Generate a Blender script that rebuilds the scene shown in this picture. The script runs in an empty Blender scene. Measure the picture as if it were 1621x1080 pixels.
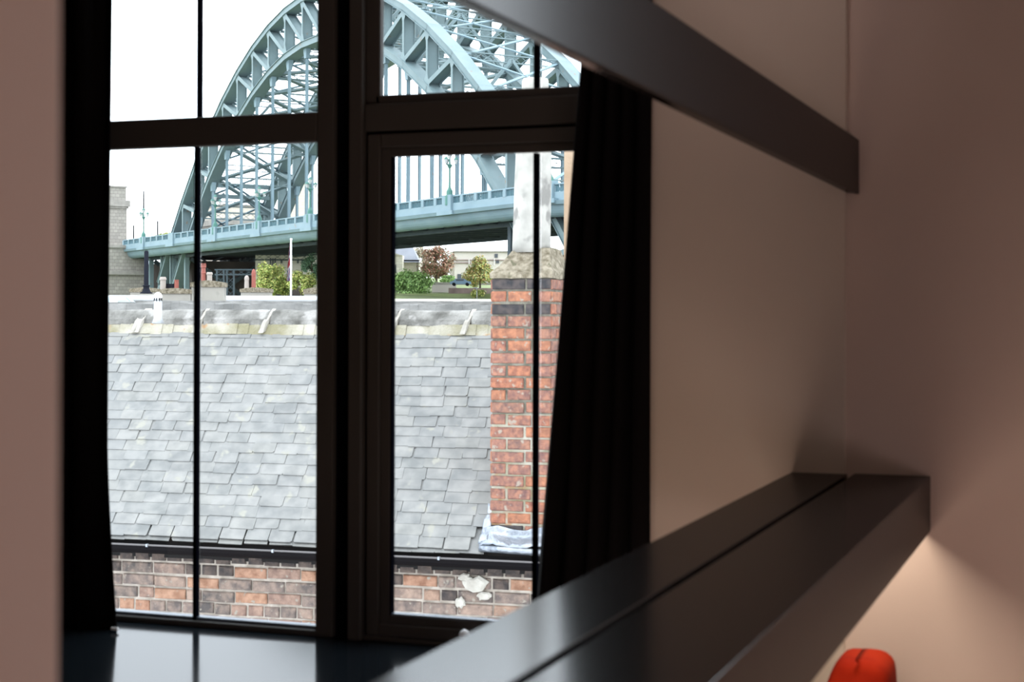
import bpy, math, random
from mathutils import Vector as V, Matrix
random.seed(7)
scn = bpy.context.scene
COL = scn.collection
rnd = random.uniform

# ------------------------------------------------------------------ camera, sky, light, exposure
FPX = 2560.0
PSI = math.radians(19.87); RHO = .0035; HY = 504.0
F3 = V((-math.sin(PSI), math.cos(PSI), 0))
_R0 = V((math.cos(PSI), math.sin(PSI), 0)); _U0 = V((0, 0, 1))
R3 = _R0*math.cos(RHO) + _U0*math.sin(RHO)
U3 = _U0*math.cos(RHO) - _R0*math.sin(RHO)
cam_d = bpy.data.cameras.new('camera')
cam = bpy.data.objects.new('camera', cam_d); COL.objects.link(cam)
cam_d.sensor_width = 36.0
cam_d.lens = FPX/1621*36
cam_d.shift_y = -(540-HY)/1621
cam_d.clip_start = .05; cam_d.clip_end = 3000
cam.matrix_world = Matrix((R3, U3, -F3)).transposed().to_4x4()
cam_d.dof.use_dof = True
cam_d.dof.focus_distance = 24.0
cam_d.dof.aperture_fstop = cam_d.lens/7.5
scn.camera = cam

world = bpy.data.worlds.new('overcast_sky'); scn.world = world
world.use_nodes = True
wn = world.node_tree; wn.nodes.clear()
wo = wn.nodes.new('ShaderNodeOutputWorld'); bg = wn.nodes.new('ShaderNodeBackground')
tc = wn.nodes.new('ShaderNodeTexCoord'); nz = wn.nodes.new('ShaderNodeTexNoise')
cr = wn.nodes.new('ShaderNodeValToRGB')
nz.inputs['Scale'].default_value = 1.6; nz.inputs['Detail'].default_value = 4
cr.color_ramp.elements[0].position = .3; cr.color_ramp.elements[0].color = (.84, .90, 1, 1)
cr.color_ramp.elements[1].position = .7; cr.color_ramp.elements[1].color = (.90, .95, 1, 1)
wn.links.new(tc.outputs['Generated'], nz.inputs['Vector'])
wn.links.new(nz.outputs['Fac'], cr.inputs['Fac'])
wn.links.new(cr.outputs['Color'], bg.inputs['Color'])
bg.inputs['Strength'].default_value = 5.0
wn.links.new(bg.outputs[0], wo.inputs['Surface'])

def light(kind, name, loc, energy, color, rot=(0, 0, 0), **kw):
    d = bpy.data.lights.new(name, kind); d.energy = energy; d.color = color
    for k, v in kw.items(): setattr(d, k, v)
    o = bpy.data.objects.new(name, d); o.location = loc; o.rotation_euler = rot
    COL.objects.link(o); return o
# soft sun behind the overcast
light('SUN', 'veiled_sun', (0, 0, 30), .7, (1, .97, .92), rot=(math.radians(38), 0, math.radians(-60)), angle=math.radians(40))
# the room's own lamps: warm strip tucked under the double beam, ceiling spot; then added fills
light('AREA', 'beam_strip_light', (-.416, 2.2, -.370), 10, (1, .82, .63), shape='RECTANGLE', size=.10, size_y=2.5)
light('POINT', 'floor_uplight', (-.62, 2.65, -1.2), 29, (1, .76, .60), shadow_soft_size=.4)
light('SPOT', 'ceiling_spot', (-.80, 2.5, 1.45), 9, (1, .80, .76), rot=(math.radians(62), 0, 0), spot_size=.95, spot_blend=1, shadow_soft_size=.05)
light('POINT', 'fill_light_right', (.7, 1.3, -.7), 14, (1, .74, .72), shadow_soft_size=.2)  # added fill without a fixture, lifts the right wall and beam face
light('POINT', 'fill_light_behind', (.3, -1.2, .6), 5.5, (1, .72, .58), shadow_soft_size=.2)  # unseen fill added behind the camera to warm the near wall

scn.view_settings.view_transform = 'Standard'; scn.view_settings.look = 'None'
scn.view_settings.exposure = 0.0; scn.view_settings.gamma = 1.0
scn.view_settings.use_curve_mapping = False
scn.cycles.max_bounces = 10; scn.cycles.transparent_max_bounces = 16
scn.cycles.sample_clamp_indirect = 6

def ray(px, py): return F3 + R3*((px-810.5)/FPX) + U3*((HY-py)/FPX)
def P(px, py, d): return ray(px, py)*d                       # a point at depth d
def PY(px, py, Y): r = ray(px, py); return r*(Y/r.y)         # a point on the room plane y = Y

# ------------------------------------------------------------------ mesh helpers
class MB:
    def __init__(s): s.v = []; s.f = []
    def poly(s, pts, faces):
        b = len(s.v); s.v += [tuple(p) for p in pts]; s.f += [tuple(i+b for i in f) for f in faces]; return s
    def box(s, a, b):
        x0, y0, z0 = a; x1, y1, z1 = b
        return s.hexa([(x0,y0,z0),(x1,y0,z0),(x1,y1,z0),(x0,y1,z0)], [(x0,y0,z1),(x1,y0,z1),(x1,y1,z1),(x0,y1,z1)])
    def hexa(s, lo, hi):
        return s.poly(list(lo)+list(hi), [(3,2,1,0),(4,5,6,7),(0,1,5,4),(1,2,6,5),(2,3,7,6),(3,0,4,7)])
    def bar(s, A, B, w, h, side):
        A = V(A); B = V(B); t = (B-A).normalized(); sd = V(side); sd = (sd - t*sd.dot(t)).normalized(); u = sd.cross(t)
        q = [(-1,-1),(1,-1),(1,1),(-1,1)]
        return s.hexa([A+sd*(w/2*a)+u*(h/2*b) for a, b in q], [B+sd*(w/2*a)+u*(h/2*b) for a, b in q])
    def tube(s, A, B, r0, r1=None, n=10, caps=True):
        r1 = r0 if r1 is None else r1
        A = V(A); B = V(B); t = (B-A).normalized(); x = t.orthogonal().normalized(); y = t.cross(x)
        ring = lambda C, r: [C+x*(r*math.cos(2*math.pi*i/n))+y*(r*math.sin(2*math.pi*i/n)) for i in range(n)]
        fs = [(i, (i+1) % n, n+(i+1) % n, n+i) for i in range(n)]
        if caps: fs += [tuple(range(n))[::-1], tuple(range(n, 2*n))]
        return s.poly(ring(A, r0)+ring(B, r1), fs)
    def lathe(s, C, prof, n=16):
        C = V(C); pts = []; fs = []
        for r, z in prof: pts += [C+V((r*math.cos(2*math.pi*i/n), r*math.sin(2*math.pi*i/n), z)) for i in range(n)]
        for k in range(len(prof)-1):
            for i in range(n): fs.append((k*n+i, k*n+(i+1) % n, (k+1)*n+(i+1) % n, (k+1)*n+i))
        fs += [tuple(range(n))[::-1], tuple(range((len(prof)-1)*n, len(prof)*n))]
        return s.poly(pts, fs)
    def mesh(s, name):
        me = bpy.data.meshes.new(name); me.from_pydata([tuple(p) for p in s.v], [], s.f); me.update(); return me
    def build(s, name, mat, parent=None, bevel=0, smooth=False, xf=None):
        if xf is not None: s.v = [tuple(xf(V(p))) for p in s.v]
        me = s.mesh(name); me.materials.append(mat)
        if smooth:
            for p in me.polygons: p.use_smooth = True
        return put(name, me, parent, bevel)
def put(name, me, parent=None, bevel=0):
    o = bpy.data.objects.new(name, me); COL.objects.link(o)
    if parent is not None: o.parent = parent
    if bevel:
        m = o.modifiers.new('b', 'BEVEL'); m.width = bevel; m.segments = 2; m.limit_method = 'ANGLE'
    return o
def empty(name, loc=(0, 0, 0), parent=None):
    o = bpy.data.objects.new(name, None); o.location = loc; COL.objects.link(o); o.empty_display_size = .1
    if parent is not None: o.parent = parent
    return o
def tag(o, label=None, cat=None, group=None, kind=None):
    for k, v in (('label', label), ('category', cat), ('group', group), ('kind', kind)):
        if v: o[k] = v
    return o
def local(o):          # meshes are written in world space; move them under a root placed at its base
    inv = Matrix.Translation(o.location).inverted()
    def shift(c):
        for ch in c.children:
            if ch.type == 'MESH' and not ch.get('_own'): ch.matrix_parent_inverse = Matrix()
    return inv
def settle(root):      # root is an Empty at its base; children hold world coordinates, so undo the offset once
    for ch in root.children: ch.location = V(ch.location) - V(root.location)

# ------------------------------------------------------------------ materials
KC = 1.0     # albedo scale: offsets the strong sky, raised on far walls as haze
def kc(c): return tuple(x*KC for x in c)
def mat(name, col, rough=.6, metal=0, spec=.5, noise=None, bump=None, rand=None, island=False, patch=None):
    col = kc(col)
    if noise: noise = (noise[0], kc(noise[1]), kc(noise[2]), noise[3])
    if rand: rand = [kc(c) for c in rand]
    if patch: patch = (patch[0], patch[1], kc(patch[2]))
    """noise=(scale, dark colour, light colour, mix) ; bump=(scale, strength, distance) ; rand=list of colours chosen per object"""
    m = bpy.data.materials.new(name); m.use_nodes = True
    nt = m.node_tree; b = nt.nodes['Principled BSDF']
    b.inputs['Roughness'].default_value = rough; b.inputs['Metallic'].default_value = metal
    b.inputs['Specular IOR Level'].default_value = spec if KC == 1.0 else spec*.5
    b.inputs['Base Color'].default_value = (*col, 1)
    co = nt.nodes.new('ShaderNodeTexCoord'); geo = nt.nodes.new('ShaderNodeNewGeometry')
    src = None
    if rand:
        r = nt.nodes.new('ShaderNodeValToRGB'); r.color_ramp.interpolation = 'CONSTANT'
        els = r.color_ramp.elements
        while len(els) < len(rand): els.new(.5)
        for i, c in enumerate(rand): els[i].position = i/len(rand); els[i].color = (*c, 1)
        if island: nt.links.new(geo.outputs['Random Per Island'], r.inputs['Fac'])
        else:
            oi = nt.nodes.new('ShaderNodeObjectInfo'); nt.links.new(oi.outputs['Random'], r.inputs['Fac'])
        src = r.outputs['Color']
    if noise:
        sc, c0, c1, mx = noise
        n = nt.nodes.new('ShaderNodeTexNoise'); n.inputs['Scale'].default_value = sc; n.inputs['Detail'].default_value = 6
        nt.links.new(geo.outputs['Position'], n.inputs['Vector'])
        rr = nt.nodes.new('ShaderNodeValToRGB'); rr.color_ramp.elements[0].position = .35; rr.color_ramp.elements[1].position = .65
        rr.color_ramp.elements[0].color = (*c0, 1); rr.color_ramp.elements[1].color = (*c1, 1)
        nt.links.new(n.outputs['Fac'], rr.inputs['Fac'])
        mixn = nt.nodes.new('ShaderNodeMix'); mixn.data_type = 'RGBA'; mixn.inputs['Factor'].default_value = mx
        mixn.inputs['A'].default_value = (*col, 1)
        if src: nt.links.new(src, mixn.inputs['A'])
        nt.links.new(rr.outputs['Color'], mixn.inputs['B']); src = mixn.outputs['Result']
    if patch:   # sparse stains: (scale, threshold, colour)
        sc, th, c = patch
        n = nt.nodes.new('ShaderNodeTexNoise'); n.inputs['Scale'].default_value = sc; n.inputs['Detail'].default_value = 5
        nt.links.new(geo.outputs['Position'], n.inputs['Vector'])
        mr = nt.nodes.new('ShaderNodeMapRange'); mr.inputs['From Min'].default_value = th; mr.inputs['From Max'].default_value = th+.06
        nt.links.new(n.outputs['Fac'], mr.inputs['Value'])
        mixn = nt.nodes.new('ShaderNodeMix'); mixn.data_type = 'RGBA'; mixn.inputs['A'].default_value = (*col, 1)
        nt.links.new(mr.outputs['Result'], mixn.inputs['Factor'])
        if src: nt.links.new(src, mixn.inputs['A'])
        mixn.inputs['B'].default_value = (*c, 1); src = mixn.outputs['Result']
    if src: nt.links.new(src, b.inputs['Base Color'])
    if bump:
        sc, st, di = bump
        n = nt.nodes.new('ShaderNodeTexNoise'); n.inputs['Scale'].default_value = sc; n.inputs['Detail'].default_value = 5
        nt.links.new(geo.outputs['Position'], n.inputs['Vector'])
        bp = nt.nodes.new('ShaderNodeBump'); bp.inputs['Strength'].default_value = st; bp.inputs['Distance'].default_value = di
        nt.links.new(n.outputs['Fac'], bp.inputs['Height']); nt.links.new(bp.outputs['Normal'], b.inputs['Normal'])
    return m
def brickmat(name, c1, c2, mortar, w, h, ms=.01, vec='Object'):
    m = mat(name, c1, .85); c1, c2, mortar = kc(c1), kc(c2), kc(mortar); nt = m.node_tree; b = nt.nodes['Principled BSDF']
    geo = nt.nodes.new('ShaderNodeNewGeometry'); sx = nt.nodes.new('ShaderNodeSeparateXYZ'); cx = nt.nodes.new('ShaderNodeCombineXYZ')
    ad = nt.nodes.new('ShaderNodeMath'); ad.operation = 'ADD'
    nt.links.new(geo.outputs['Position'], sx.inputs[0])
    nt.links.new(sx.outputs['X'], ad.inputs[0]); nt.links.new(sx.outputs['Y'], ad.inputs[1])
    nt.links.new(ad.outputs[0], cx.inputs['X']); nt.links.new(sx.outputs['Z'], cx.inputs['Y'])
    t = nt.nodes.new('ShaderNodeTexBrick'); t.inputs['Scale'].default_value = 1
    t.inputs['Brick Width'].default_value = w; t.inputs['Row Height'].default_value = h; t.inputs['Mortar Size'].default_value = ms
    t.inputs['Color1'].default_value = (*c1, 1); t.inputs['Color2'].default_value = (*c2, 1); t.inputs['Mortar'].default_value = (*mortar, 1)
    nt.links.new(cx.outputs[0], t.inputs['Vector']); nt.links.new(t.outputs['Color'], b.inputs['Base Color'])
    return m
M = {}
M['wall'] = mat('painted_wall', (.59, .525, .465), .75, noise=(3, (.57, .505, .45), (.61, .545, .48), .6), bump=(60, .05, .002))
M['wall2'] = mat('painted_wall_rose', (.60, .50, .455), .75, noise=(3, (.58, .485, .44), (.62, .52, .47), .6), bump=(60, .05, .002))
M['wall_near'] = mat('painted_wall_umber', (.60, .445, .37), .75, bump=(60, .05, .002))
M['ceiling'] = mat('ceiling_paint', (.62, .57, .53), .8, bump=(50, .05, .002))
M['floor'] = mat('floor_wood', (.20, .12, .08), .45, noise=(4, (.16, .09, .06), (.24, .15, .10), .8))
M['beam'] = mat('beam_gloss_paint', (.006, .0045, .004), .30, spec=.2, noise=(5, (.012, .008, .007), (.022, .015, .013), .8), bump=(90, .02, .001))
M['frame'] = mat('window_frame_paint', (.064, .061, .057), .6, spec=.1, bump=(120, .03, .001))
M['gasket'] = mat('window_gasket', (.003, .003, .005), 1.0, spec=0)
M['bead'] = mat('outer_frame_lip', (.10, .13, .17), .45)  # bluish reflection put into the lip's colour
M['sill'] = mat('sill_lacquer', (.006, .009, .012), .13, spec=.09)
M['curtain'] = mat('black_curtain', (.0035, .003, .0035), .95, spec=.1, bump=(300, .2, .001))
M['white'] = mat('white_plastic', (.8, .8, .8), .4)
M['red'] = mat('red_upholstery', (.25, .012, .003), .85, spec=.08, noise=(9, (.17, .006, .002), (.33, .022, .004), .7), bump=(40, .1, .004))
M['chrome'] = mat('chrome', (.6, .6, .6), .25, metal=1)
KC = 0.64
M['steel'] = mat('bridge_paint', (.22, .305, .32), .55, noise=(.35, (.195, .275, .29), (.25, .335, .35), .7), patch=(.9, .66, (.27, .22, .17)))
M['steel_pale'] = mat('bridge_paint_pale', (.25, .36, .41), .6, noise=(.3, (.22, .325, .375), (.29, .40, .45), .8), patch=(1.2, .68, (.30, .24, .20)))  # paler copy of the bridge paint, with brown patches
M['steel_mid'] = mat('bridge_paint_railing', (.10, .20, .24), .6)
M['steel_dark'] = mat('bridge_paint_shaded', (.06, .085, .10), .7, noise=(.5, (.045, .065, .08), (.075, .10, .12), .7))  # darker copy of the bridge paint; under-deck shade put into the colour
M['lamp_green'] = mat('lamp_green_paint', (.09, .24, .20), .5)
M['lamp_glass'] = mat('lamp_opal_glass', (.62, .64, .64), .3)
M['dark_iron'] = mat('dark_iron', (.018, .02, .028), .8, spec=.1)
M['stone'] = brickmat('tower_granite', (.46, .43, .38), (.36, .335, .30), (.24, .22, .20), 1.5, .85, .05)
KC = 0.88
M['stone_pale'] = brickmat('tower_granite_pale', (.60, .55, .47), (.52, .47, .40), (.42, .37, .31), 1.6, .9, .04)
KC = 0.64
M['stone_trim'] = mat('tower_trim', (.40, .375, .34), .85, noise=(.8, (.32, .30, .27), (.46, .43, .39), .7))
KC = 0.48
slate_cols = [(.305,.305,.295),(.345,.345,.335),(.28,.285,.28),(.37,.365,.345),(.325,.33,.325),(.355,.35,.325),(.295,.30,.29),(.39,.385,.37),(.335,.335,.32)]
M['slate'] = mat('slate', (.33, .335, .335), .62, rand=slate_cols, noise=(11, (.22, .23, .225), (.46, .455, .43), .50), bump=(60, .35, .005), patch=(9, .62, (.45, .44, .38)))
M['slate_stuff'] = mat('slate_far', (.33, .335, .335), .62, rand=slate_cols, island=True, noise=(14, (.26, .27, .27), (.42, .42, .40), .38), bump=(70, .25, .004))
KC = 0.58
M['roof_bed'] = mat('roof_underlay', (.06, .055, .05), .9)
KC = 0.60
brick_cols = [(.44,.19,.10),(.30,.17,.13),(.22,.15,.125),(.46,.21,.11),(.15,.12,.11),(.33,.23,.185),(.20,.155,.14),(.10,.088,.085),(.38,.22,.15),(.27,.20,.175),(.24,.165,.14),(.17,.13,.12)]
M['brick'] = mat('old_brick', (.36, .17, .11), .88, rand=brick_cols, noise=(19, (.085, .072, .066), (.42, .30, .23), .50), bump=(45, 1.0, .012), patch=(30, .63, (.33, .29, .24)))
M['brick_dark'] = mat('dark_header_brick', (.07, .058, .055), .9, noise=(20, (.04, .035, .035), (.15, .11, .09), .8), bump=(45, 1, .01))
M['brick_stuff'] = mat('old_brick_low', (.36, .17, .11), .88, rand=brick_cols, island=True, noise=(26, (.17, .115, .09), (.40, .25, .19), .30))
chim_cols = [(.44,.135,.065),(.34,.115,.08),(.48,.17,.075),(.30,.13,.10),(.46,.15,.08),(.27,.12,.10),(.38,.17,.13),(.34,.14,.10),(.22,.12,.10)]
M['chim_brick'] = mat('chimney_brick', (.46, .16, .08), .85, rand=chim_cols, noise=(30, (.13, .085, .08), (.50, .24, .15), .58), bump=(55, .9, .010), patch=(26, .62, (.38, .31, .25)))
M['chim_dark'] = mat('sooty_brick', (.05, .05, .055), .85, noise=(26, (.03, .03, .035), (.13, .10, .09), .6), bump=(60, .5, .006))
M['mortar'] = mat('lime_mortar', (.47, .41, .345), .95, noise=(18, (.34, .29, .24), (.60, .53, .46), .8), bump=(80, .6, .008))
M['mortar_pale'] = mat('pale_mortar', (.50, .47, .41), .95, noise=(18, (.42, .39, .34), (.58, .55, .49), .8), bump=(80, .6, .008))
KC = 0.48
M['mortar_chim'] = mat('chimney_mortar', (.31, .285, .22), .95, noise=(14, (.20, .19, .15), (.46, .43, .35), .95), bump=(80, .7, .01))
M['cream'] = mat('cream_mortar', (.56, .52, .41), .95, noise=(5, (.36, .33, .20), (.68, .64, .54), .95), bump=(60, .8, .010), patch=(6, .60, (.55, .34, .18)))
M['ridge'] = mat('stone_ridge', (.34, .325, .295), .9, noise=(7, (.15, .145, .13), (.50, .485, .45), .95), bump=(50, .9, .014), patch=(5, .57, (.55, .53, .50)))
KC = 0.58
M['cap'] = mat('mossy_cap', (.33, .28, .20), .95, noise=(28, (.17, .14, .09), (.47, .41, .31), .95), bump=(60, 1, .02), patch=(20, .62, (.17, .16, .10)))
M['pot'] = mat('weathered_pot', (.52, .50, .45), .85, noise=(7, (.36, .35, .32), (.62, .60, .55), .9), bump=(30, .3, .01), patch=(5, .60, (.28, .27, .25)))
M['gutter'] = mat('black_gutter', (.008, .007, .008), .6, spec=.06)
M['lip'] = mat('pale_gutter_lip', (.15, .14, .14), .5)  # lip lighter than the gutter body
M['gutter_in'] = mat('gutter_mouth', (.008, .007, .007), .9)
M['lead'] = mat('lead_flashing', (.42, .46, .52), .30, metal=.5, noise=(10, (.30, .34, .40), (.55, .58, .62), .8), bump=(18, .9, .02))
M['sandstone'] = mat('sandstone', (.52, .37, .25), .85, noise=(4, (.46, .32, .21), (.58, .43, .30), .8), bump=(30, .4, .01))
M['render'] = mat('pale_render', (.50, .47, .41), .9, noise=(1.5, (.42, .395, .35), (.56, .53, .47), .8), patch=(2.5, .63, (.30, .29, .26)))
M['flash'] = mat('pale_flashing', (.55, .57, .59), .5, noise=(1, (.48, .50, .52), (.60, .62, .64), .8))
M['roof_pale'] = mat('pale_roof', (.38, .375, .36), .85, noise=(5, (.26, .26, .25), (.50, .49, .47), .95), bump=(30, .5, .01))
M['verdigris'] = mat('verdigris_copper', (.28, .42, .44), .5, noise=(3, (.22, .34, .37), (.38, .52, .54), .8))
M['potred'] = mat('terracotta', (.40, .13, .10), .8)
M['potpale'] = mat('buff_pot', (.52, .46, .41), .8)
KC = 0.96  # lighter albedo puts distance haze into the far-bank walls
M['far_wall'] = mat('far_wall', (.56, .51, .46), .9, noise=(.15, (.52, .47, .42), (.60, .55, .50), .8))
KC = 1.4
M['far_stone'] = brickmat('church_stone', (.52, .49, .40), (.44, .41, .34), (.38, .35, .29), 1.2, .6, .04)
KC = 1.0
M['far_roof'] = mat('far_slate', (.22, .23, .26), .7, noise=(.4, (.20, .21, .24), (.25, .26, .29), .8))
KC = 0.80
M['far_dark'] = mat('dark_opening', (.10, .11, .13), .4)
M['retaining'] = mat('retaining_brick', (.30, .22, .20), .9, noise=(.8, (.24, .17, .16), (.38, .29, .26), .8))
M['grass'] = mat('bank_grass', (.22, .27, .12), .95, noise=(.15, (.17, .22, .09), (.30, .34, .17), .9))
M['water'] = mat('river_water', (.06, .07, .06), .12, bump=(.6, .3, .2))
M['ground'] = mat('street_ground', (.22, .21, .20), .95, noise=(.3, (.18, .17, .165), (.27, .26, .25), .8))
M['car'] = mat('car_paint', (.22, .34, .46), .35)
M['bark'] = mat('bark', (.10, .075, .055), .9)
KC = 1.15
def leafmat(name, cols): return mat(name, cols[0], .8, rand=cols, island=True)
M['leaf_green'] = leafmat('leaves_green', [(.15,.26,.07),(.24,.38,.12),(.10,.18,.06),(.32,.46,.18),(.20,.32,.10)])
M['leaf_lime'] = leafmat('leaves_lime', [(.27,.32,.08),(.36,.40,.12),(.15,.20,.05),(.42,.38,.13),(.21,.26,.08)])
M['leaf_red'] = leafmat('leaves_red', [(.26,.15,.10),(.34,.20,.13),(.18,.13,.08),(.44,.20,.15),(.20,.20,.11),(.30,.22,.15)])
M['leaf_yellow'] = leafmat('leaves_yellow', [(.46,.38,.10),(.34,.36,.12),(.20,.28,.12),(.52,.34,.16),(.40,.42,.16)])
M['leaf_teal'] = leafmat('leaves_teal', [(.14,.24,.16),(.20,.32,.20),(.10,.18,.12)])
M['leaf_brown'] = leafmat('leaves_brown', [(.34,.29,.20),(.42,.36,.26),(.28,.24,.17)])

KC = 1.0
def glassmat():
    m = bpy.data.materials.new('window_glass'); m.use_nodes = True; nt = m.node_tree; nt.nodes.clear()
    o = nt.nodes.new('ShaderNodeOutputMaterial'); mx = nt.nodes.new('ShaderNodeMixShader')
    t = nt.nodes.new('ShaderNodeBsdfTransparent'); g = nt.nodes.new('ShaderNodeBsdfGlossy'); geo = nt.nodes.new('ShaderNodeNewGeometry')
    t.inputs['Color'].default_value = (.97, .985, .985, 1); g.inputs['Roughness'].default_value = .02
    dt = nt.nodes.new('ShaderNodeVectorMath'); dt.operation = 'DOT_PRODUCT'
    nt.links.new(geo.outputs['Incoming'], dt.inputs[0]); nt.links.new(geo.outputs['True Normal'], dt.inputs[1])
    def mth(op, a, v=None, swap=False):
        n = nt.nodes.new('ShaderNodeMath'); n.operation = op; i, j = (1, 0) if swap else (0, 1)
        nt.links.new(a, n.inputs[i])
        if v is not None: n.inputs[j].default_value = v
        return n.outputs[0]
    c = mth('SUBTRACT', mth('ABSOLUTE', dt.outputs['Value']), 1.0, True)
    f = mth('ADD', mth('MULTIPLY', mth('POWER', c, 5.0), .96), .035)
    nt.links.new(f, mx.inputs[0]); nt.links.new(t.outputs[0], mx.inputs[1]); nt.links.new(g.outputs[0], mx.inputs[2])
    nt.links.new(mx.outputs[0], o.inputs['Surface']); return m
M['glass'] = glassmat()

def satin(name, col, rough, f0, f1):
    # satin paint: dark diffuse body under a weak clear layer
    m = bpy.data.materials.new(name); m.use_nodes = True; nt = m.node_tree; nt.nodes.clear()
    o = nt.nodes.new('ShaderNodeOutputMaterial'); mx = nt.nodes.new('ShaderNodeMixShader')
    d = nt.nodes.new('ShaderNodeBsdfDiffuse'); g = nt.nodes.new('ShaderNodeBsdfGlossy'); lw = nt.nodes.new('ShaderNodeLayerWeight')
    g.inputs['Roughness'].default_value = rough
    nz_ = nt.nodes.new('ShaderNodeTexNoise'); nz_.inputs['Scale'].default_value = 6; geo = nt.nodes.new('ShaderNodeNewGeometry')
    nt.links.new(geo.outputs['Position'], nz_.inputs['Vector'])
    cr_ = nt.nodes.new('ShaderNodeValToRGB'); cr_.color_ramp.elements[0].color = (*[c*.8 for c in col], 1); cr_.color_ramp.elements[1].color = (*[c*1.2 for c in col], 1)
    nt.links.new(nz_.outputs['Fac'], cr_.inputs['Fac']); nt.links.new(cr_.outputs['Color'], d.inputs['Color'])
    pw = nt.nodes.new('ShaderNodeMath'); pw.operation = 'POWER'; pw.inputs[1].default_value = 2.2
    lw.inputs['Blend'].default_value = .5; nt.links.new(lw.outputs['Facing'], pw.inputs[0])
    ml = nt.nodes.new('ShaderNodeMath'); ml.operation = 'MULTIPLY_ADD'; ml.inputs[1].default_value = f1; ml.inputs[2].default_value = f0
    nt.links.new(pw.outputs[0], ml.inputs[0]); nt.links.new(ml.outputs[0], mx.inputs[0])
    nt.links.new(d.outputs[0], mx.inputs[1]); nt.links.new(g.outputs[0], mx.inputs[2]); nt.links.new(mx.outputs[0], o.inputs['Surface'])
    return m
M['beam'] = satin('beam_satin_paint', (.010, .007, .0065), .17, .003, .36)
M['sill'] = satin('sill_satin_lacquer', (.006, .008, .010), .11, .004, .30)

# ------------------------------------------------------------------ the room
YW = 3.5                    # inner face of the window wall
FL, CE = -1.6, 1.55         # floor and ceiling heights about the eye
XL, XR, YB = -4.6, 2.4, -3.2
WX0, WX1 = -2.60, -1.02     # window opening
WZ0, WZ1 = -.779, 1.42
def struct(name, mb, m, bevel=0):
    return tag(mb.build(name, m, None, bevel), kind='structure')
struct('floor', MB().box((XL-.1, YB-.1, FL-.12), (XR+.1, YW+.15, FL)), M['floor'])
struct('ceiling', MB().box((XL-.1, YB-.1, CE), (XR+.1, YW+.15, CE+.12)), M['ceiling'])
XC = -.507                  # the vertical corner where the wall steps back
w3x0, w3x1 = .30, 1.40      # second window further right, seen only as a reflection in the beam
fw = MB()
fw.box((XL, YW, FL), (WX0, YW+.14, CE)); fw.box((WX0, YW, FL), (WX1, YW+.14, WZ0-.03)); fw.box((WX0, YW, WZ1), (WX1, YW+.14, CE))
fw.box((WX1, YW, FL), (XC, YW+.14, CE))
struct('wall_front', fw, M['wall'])
fw = MB()
fw.box((XC, YW+.022, FL), (w3x0, YW+.16, CE)); fw.box((w3x0, YW+.022, FL), (w3x1, YW+.16, -.55)); fw.box((w3x0, YW+.022, 1.3), (w3x1, YW+.16, CE))
fw.box((w3x1, YW+.022, FL), (XR, YW+.16, CE))
struct('wall_front_recess', fw, M['wall2'])
struct('wall_back', MB().box((XL, YB-.1, FL), (XR, YB, CE)), M['wall'])
struct('wall_right', MB().box((XR, YB, FL), (XR+.1, YW, CE)), M['wall'])
struct('wall_far_left', MB().box((XL-.1, YB, FL), (XL, YW, CE)), M['wall'])
cpt = ray(101, 540); tY = .70
WLX = cpt.x/cpt.y*tY
struct('wall_left', MB().box((WLX-.14, -2.2, FL), (WLX, tY, CE)), M['wall_near'], bevel=.006)

# windows
def window(name):
    return tag(empty(name, ((WX0+WX1)/2, 3.58, WZ0)), kind='structure')
YF, YG = 3.55, 3.575          # face of the frames, plane of the glass
w1 = window('window_1')
def part(root, name, a, b, m, bevel=.004, label=None):
    o = MB().box(a, b).build(name, M[m], root, bevel); o.location = -V(root.location)
    if label: o['label'] = label
    return o
X1L, X1G0, X1G1, X1R = -2.60, -2.53, -1.792, -1.745
BX = -2.137
part(w1, 'left_stile', (X1L, YF, WZ0), (X1G0, YG+.006, WZ1), 'frame')
part(w1, 'right_stile', (X1G1, YF, WZ0), (X1R, YG+.006, WZ1), 'frame')
part(w1, 'transom', (X1G0, YF, .430), (X1G1, YG+.006, .503), 'frame')
part(w1, 'top_rail', (X1G0, YF, WZ1-.06), (X1G1, YG+.006, WZ1), 'frame')
part(w1, 'bottom_rail', (X1G0, YF, WZ0), (X1G1, YG+.006, -.764), 'frame')
part(w1, 'outer_lip', (X1G0, YG-.010, -.764), (X1G1, YG+.02, -.756), 'bead', .002, 'grey blue outer frame lip')
for (x0, x1) in ((X1G0, BX-.008), (BX+.008, X1G1)):
    for (z0, z1) in ((-.764, .430), (.503, WZ1-.06)):
        part(w1, 'pane', (x0, YG, z0), (x1, YG+.004, z1), 'glass', 0)
part(w1, 'glazing_bar', (BX-.0055, YG-.012, -.764), (BX+.0055, YG+.006, .430), 'gasket', .002)
part(w1, 'glazing_bar', (BX+.001, YG-.012, .503), (BX+.011, YG+.006, WZ1-.06), 'gasket', .002)
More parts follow.
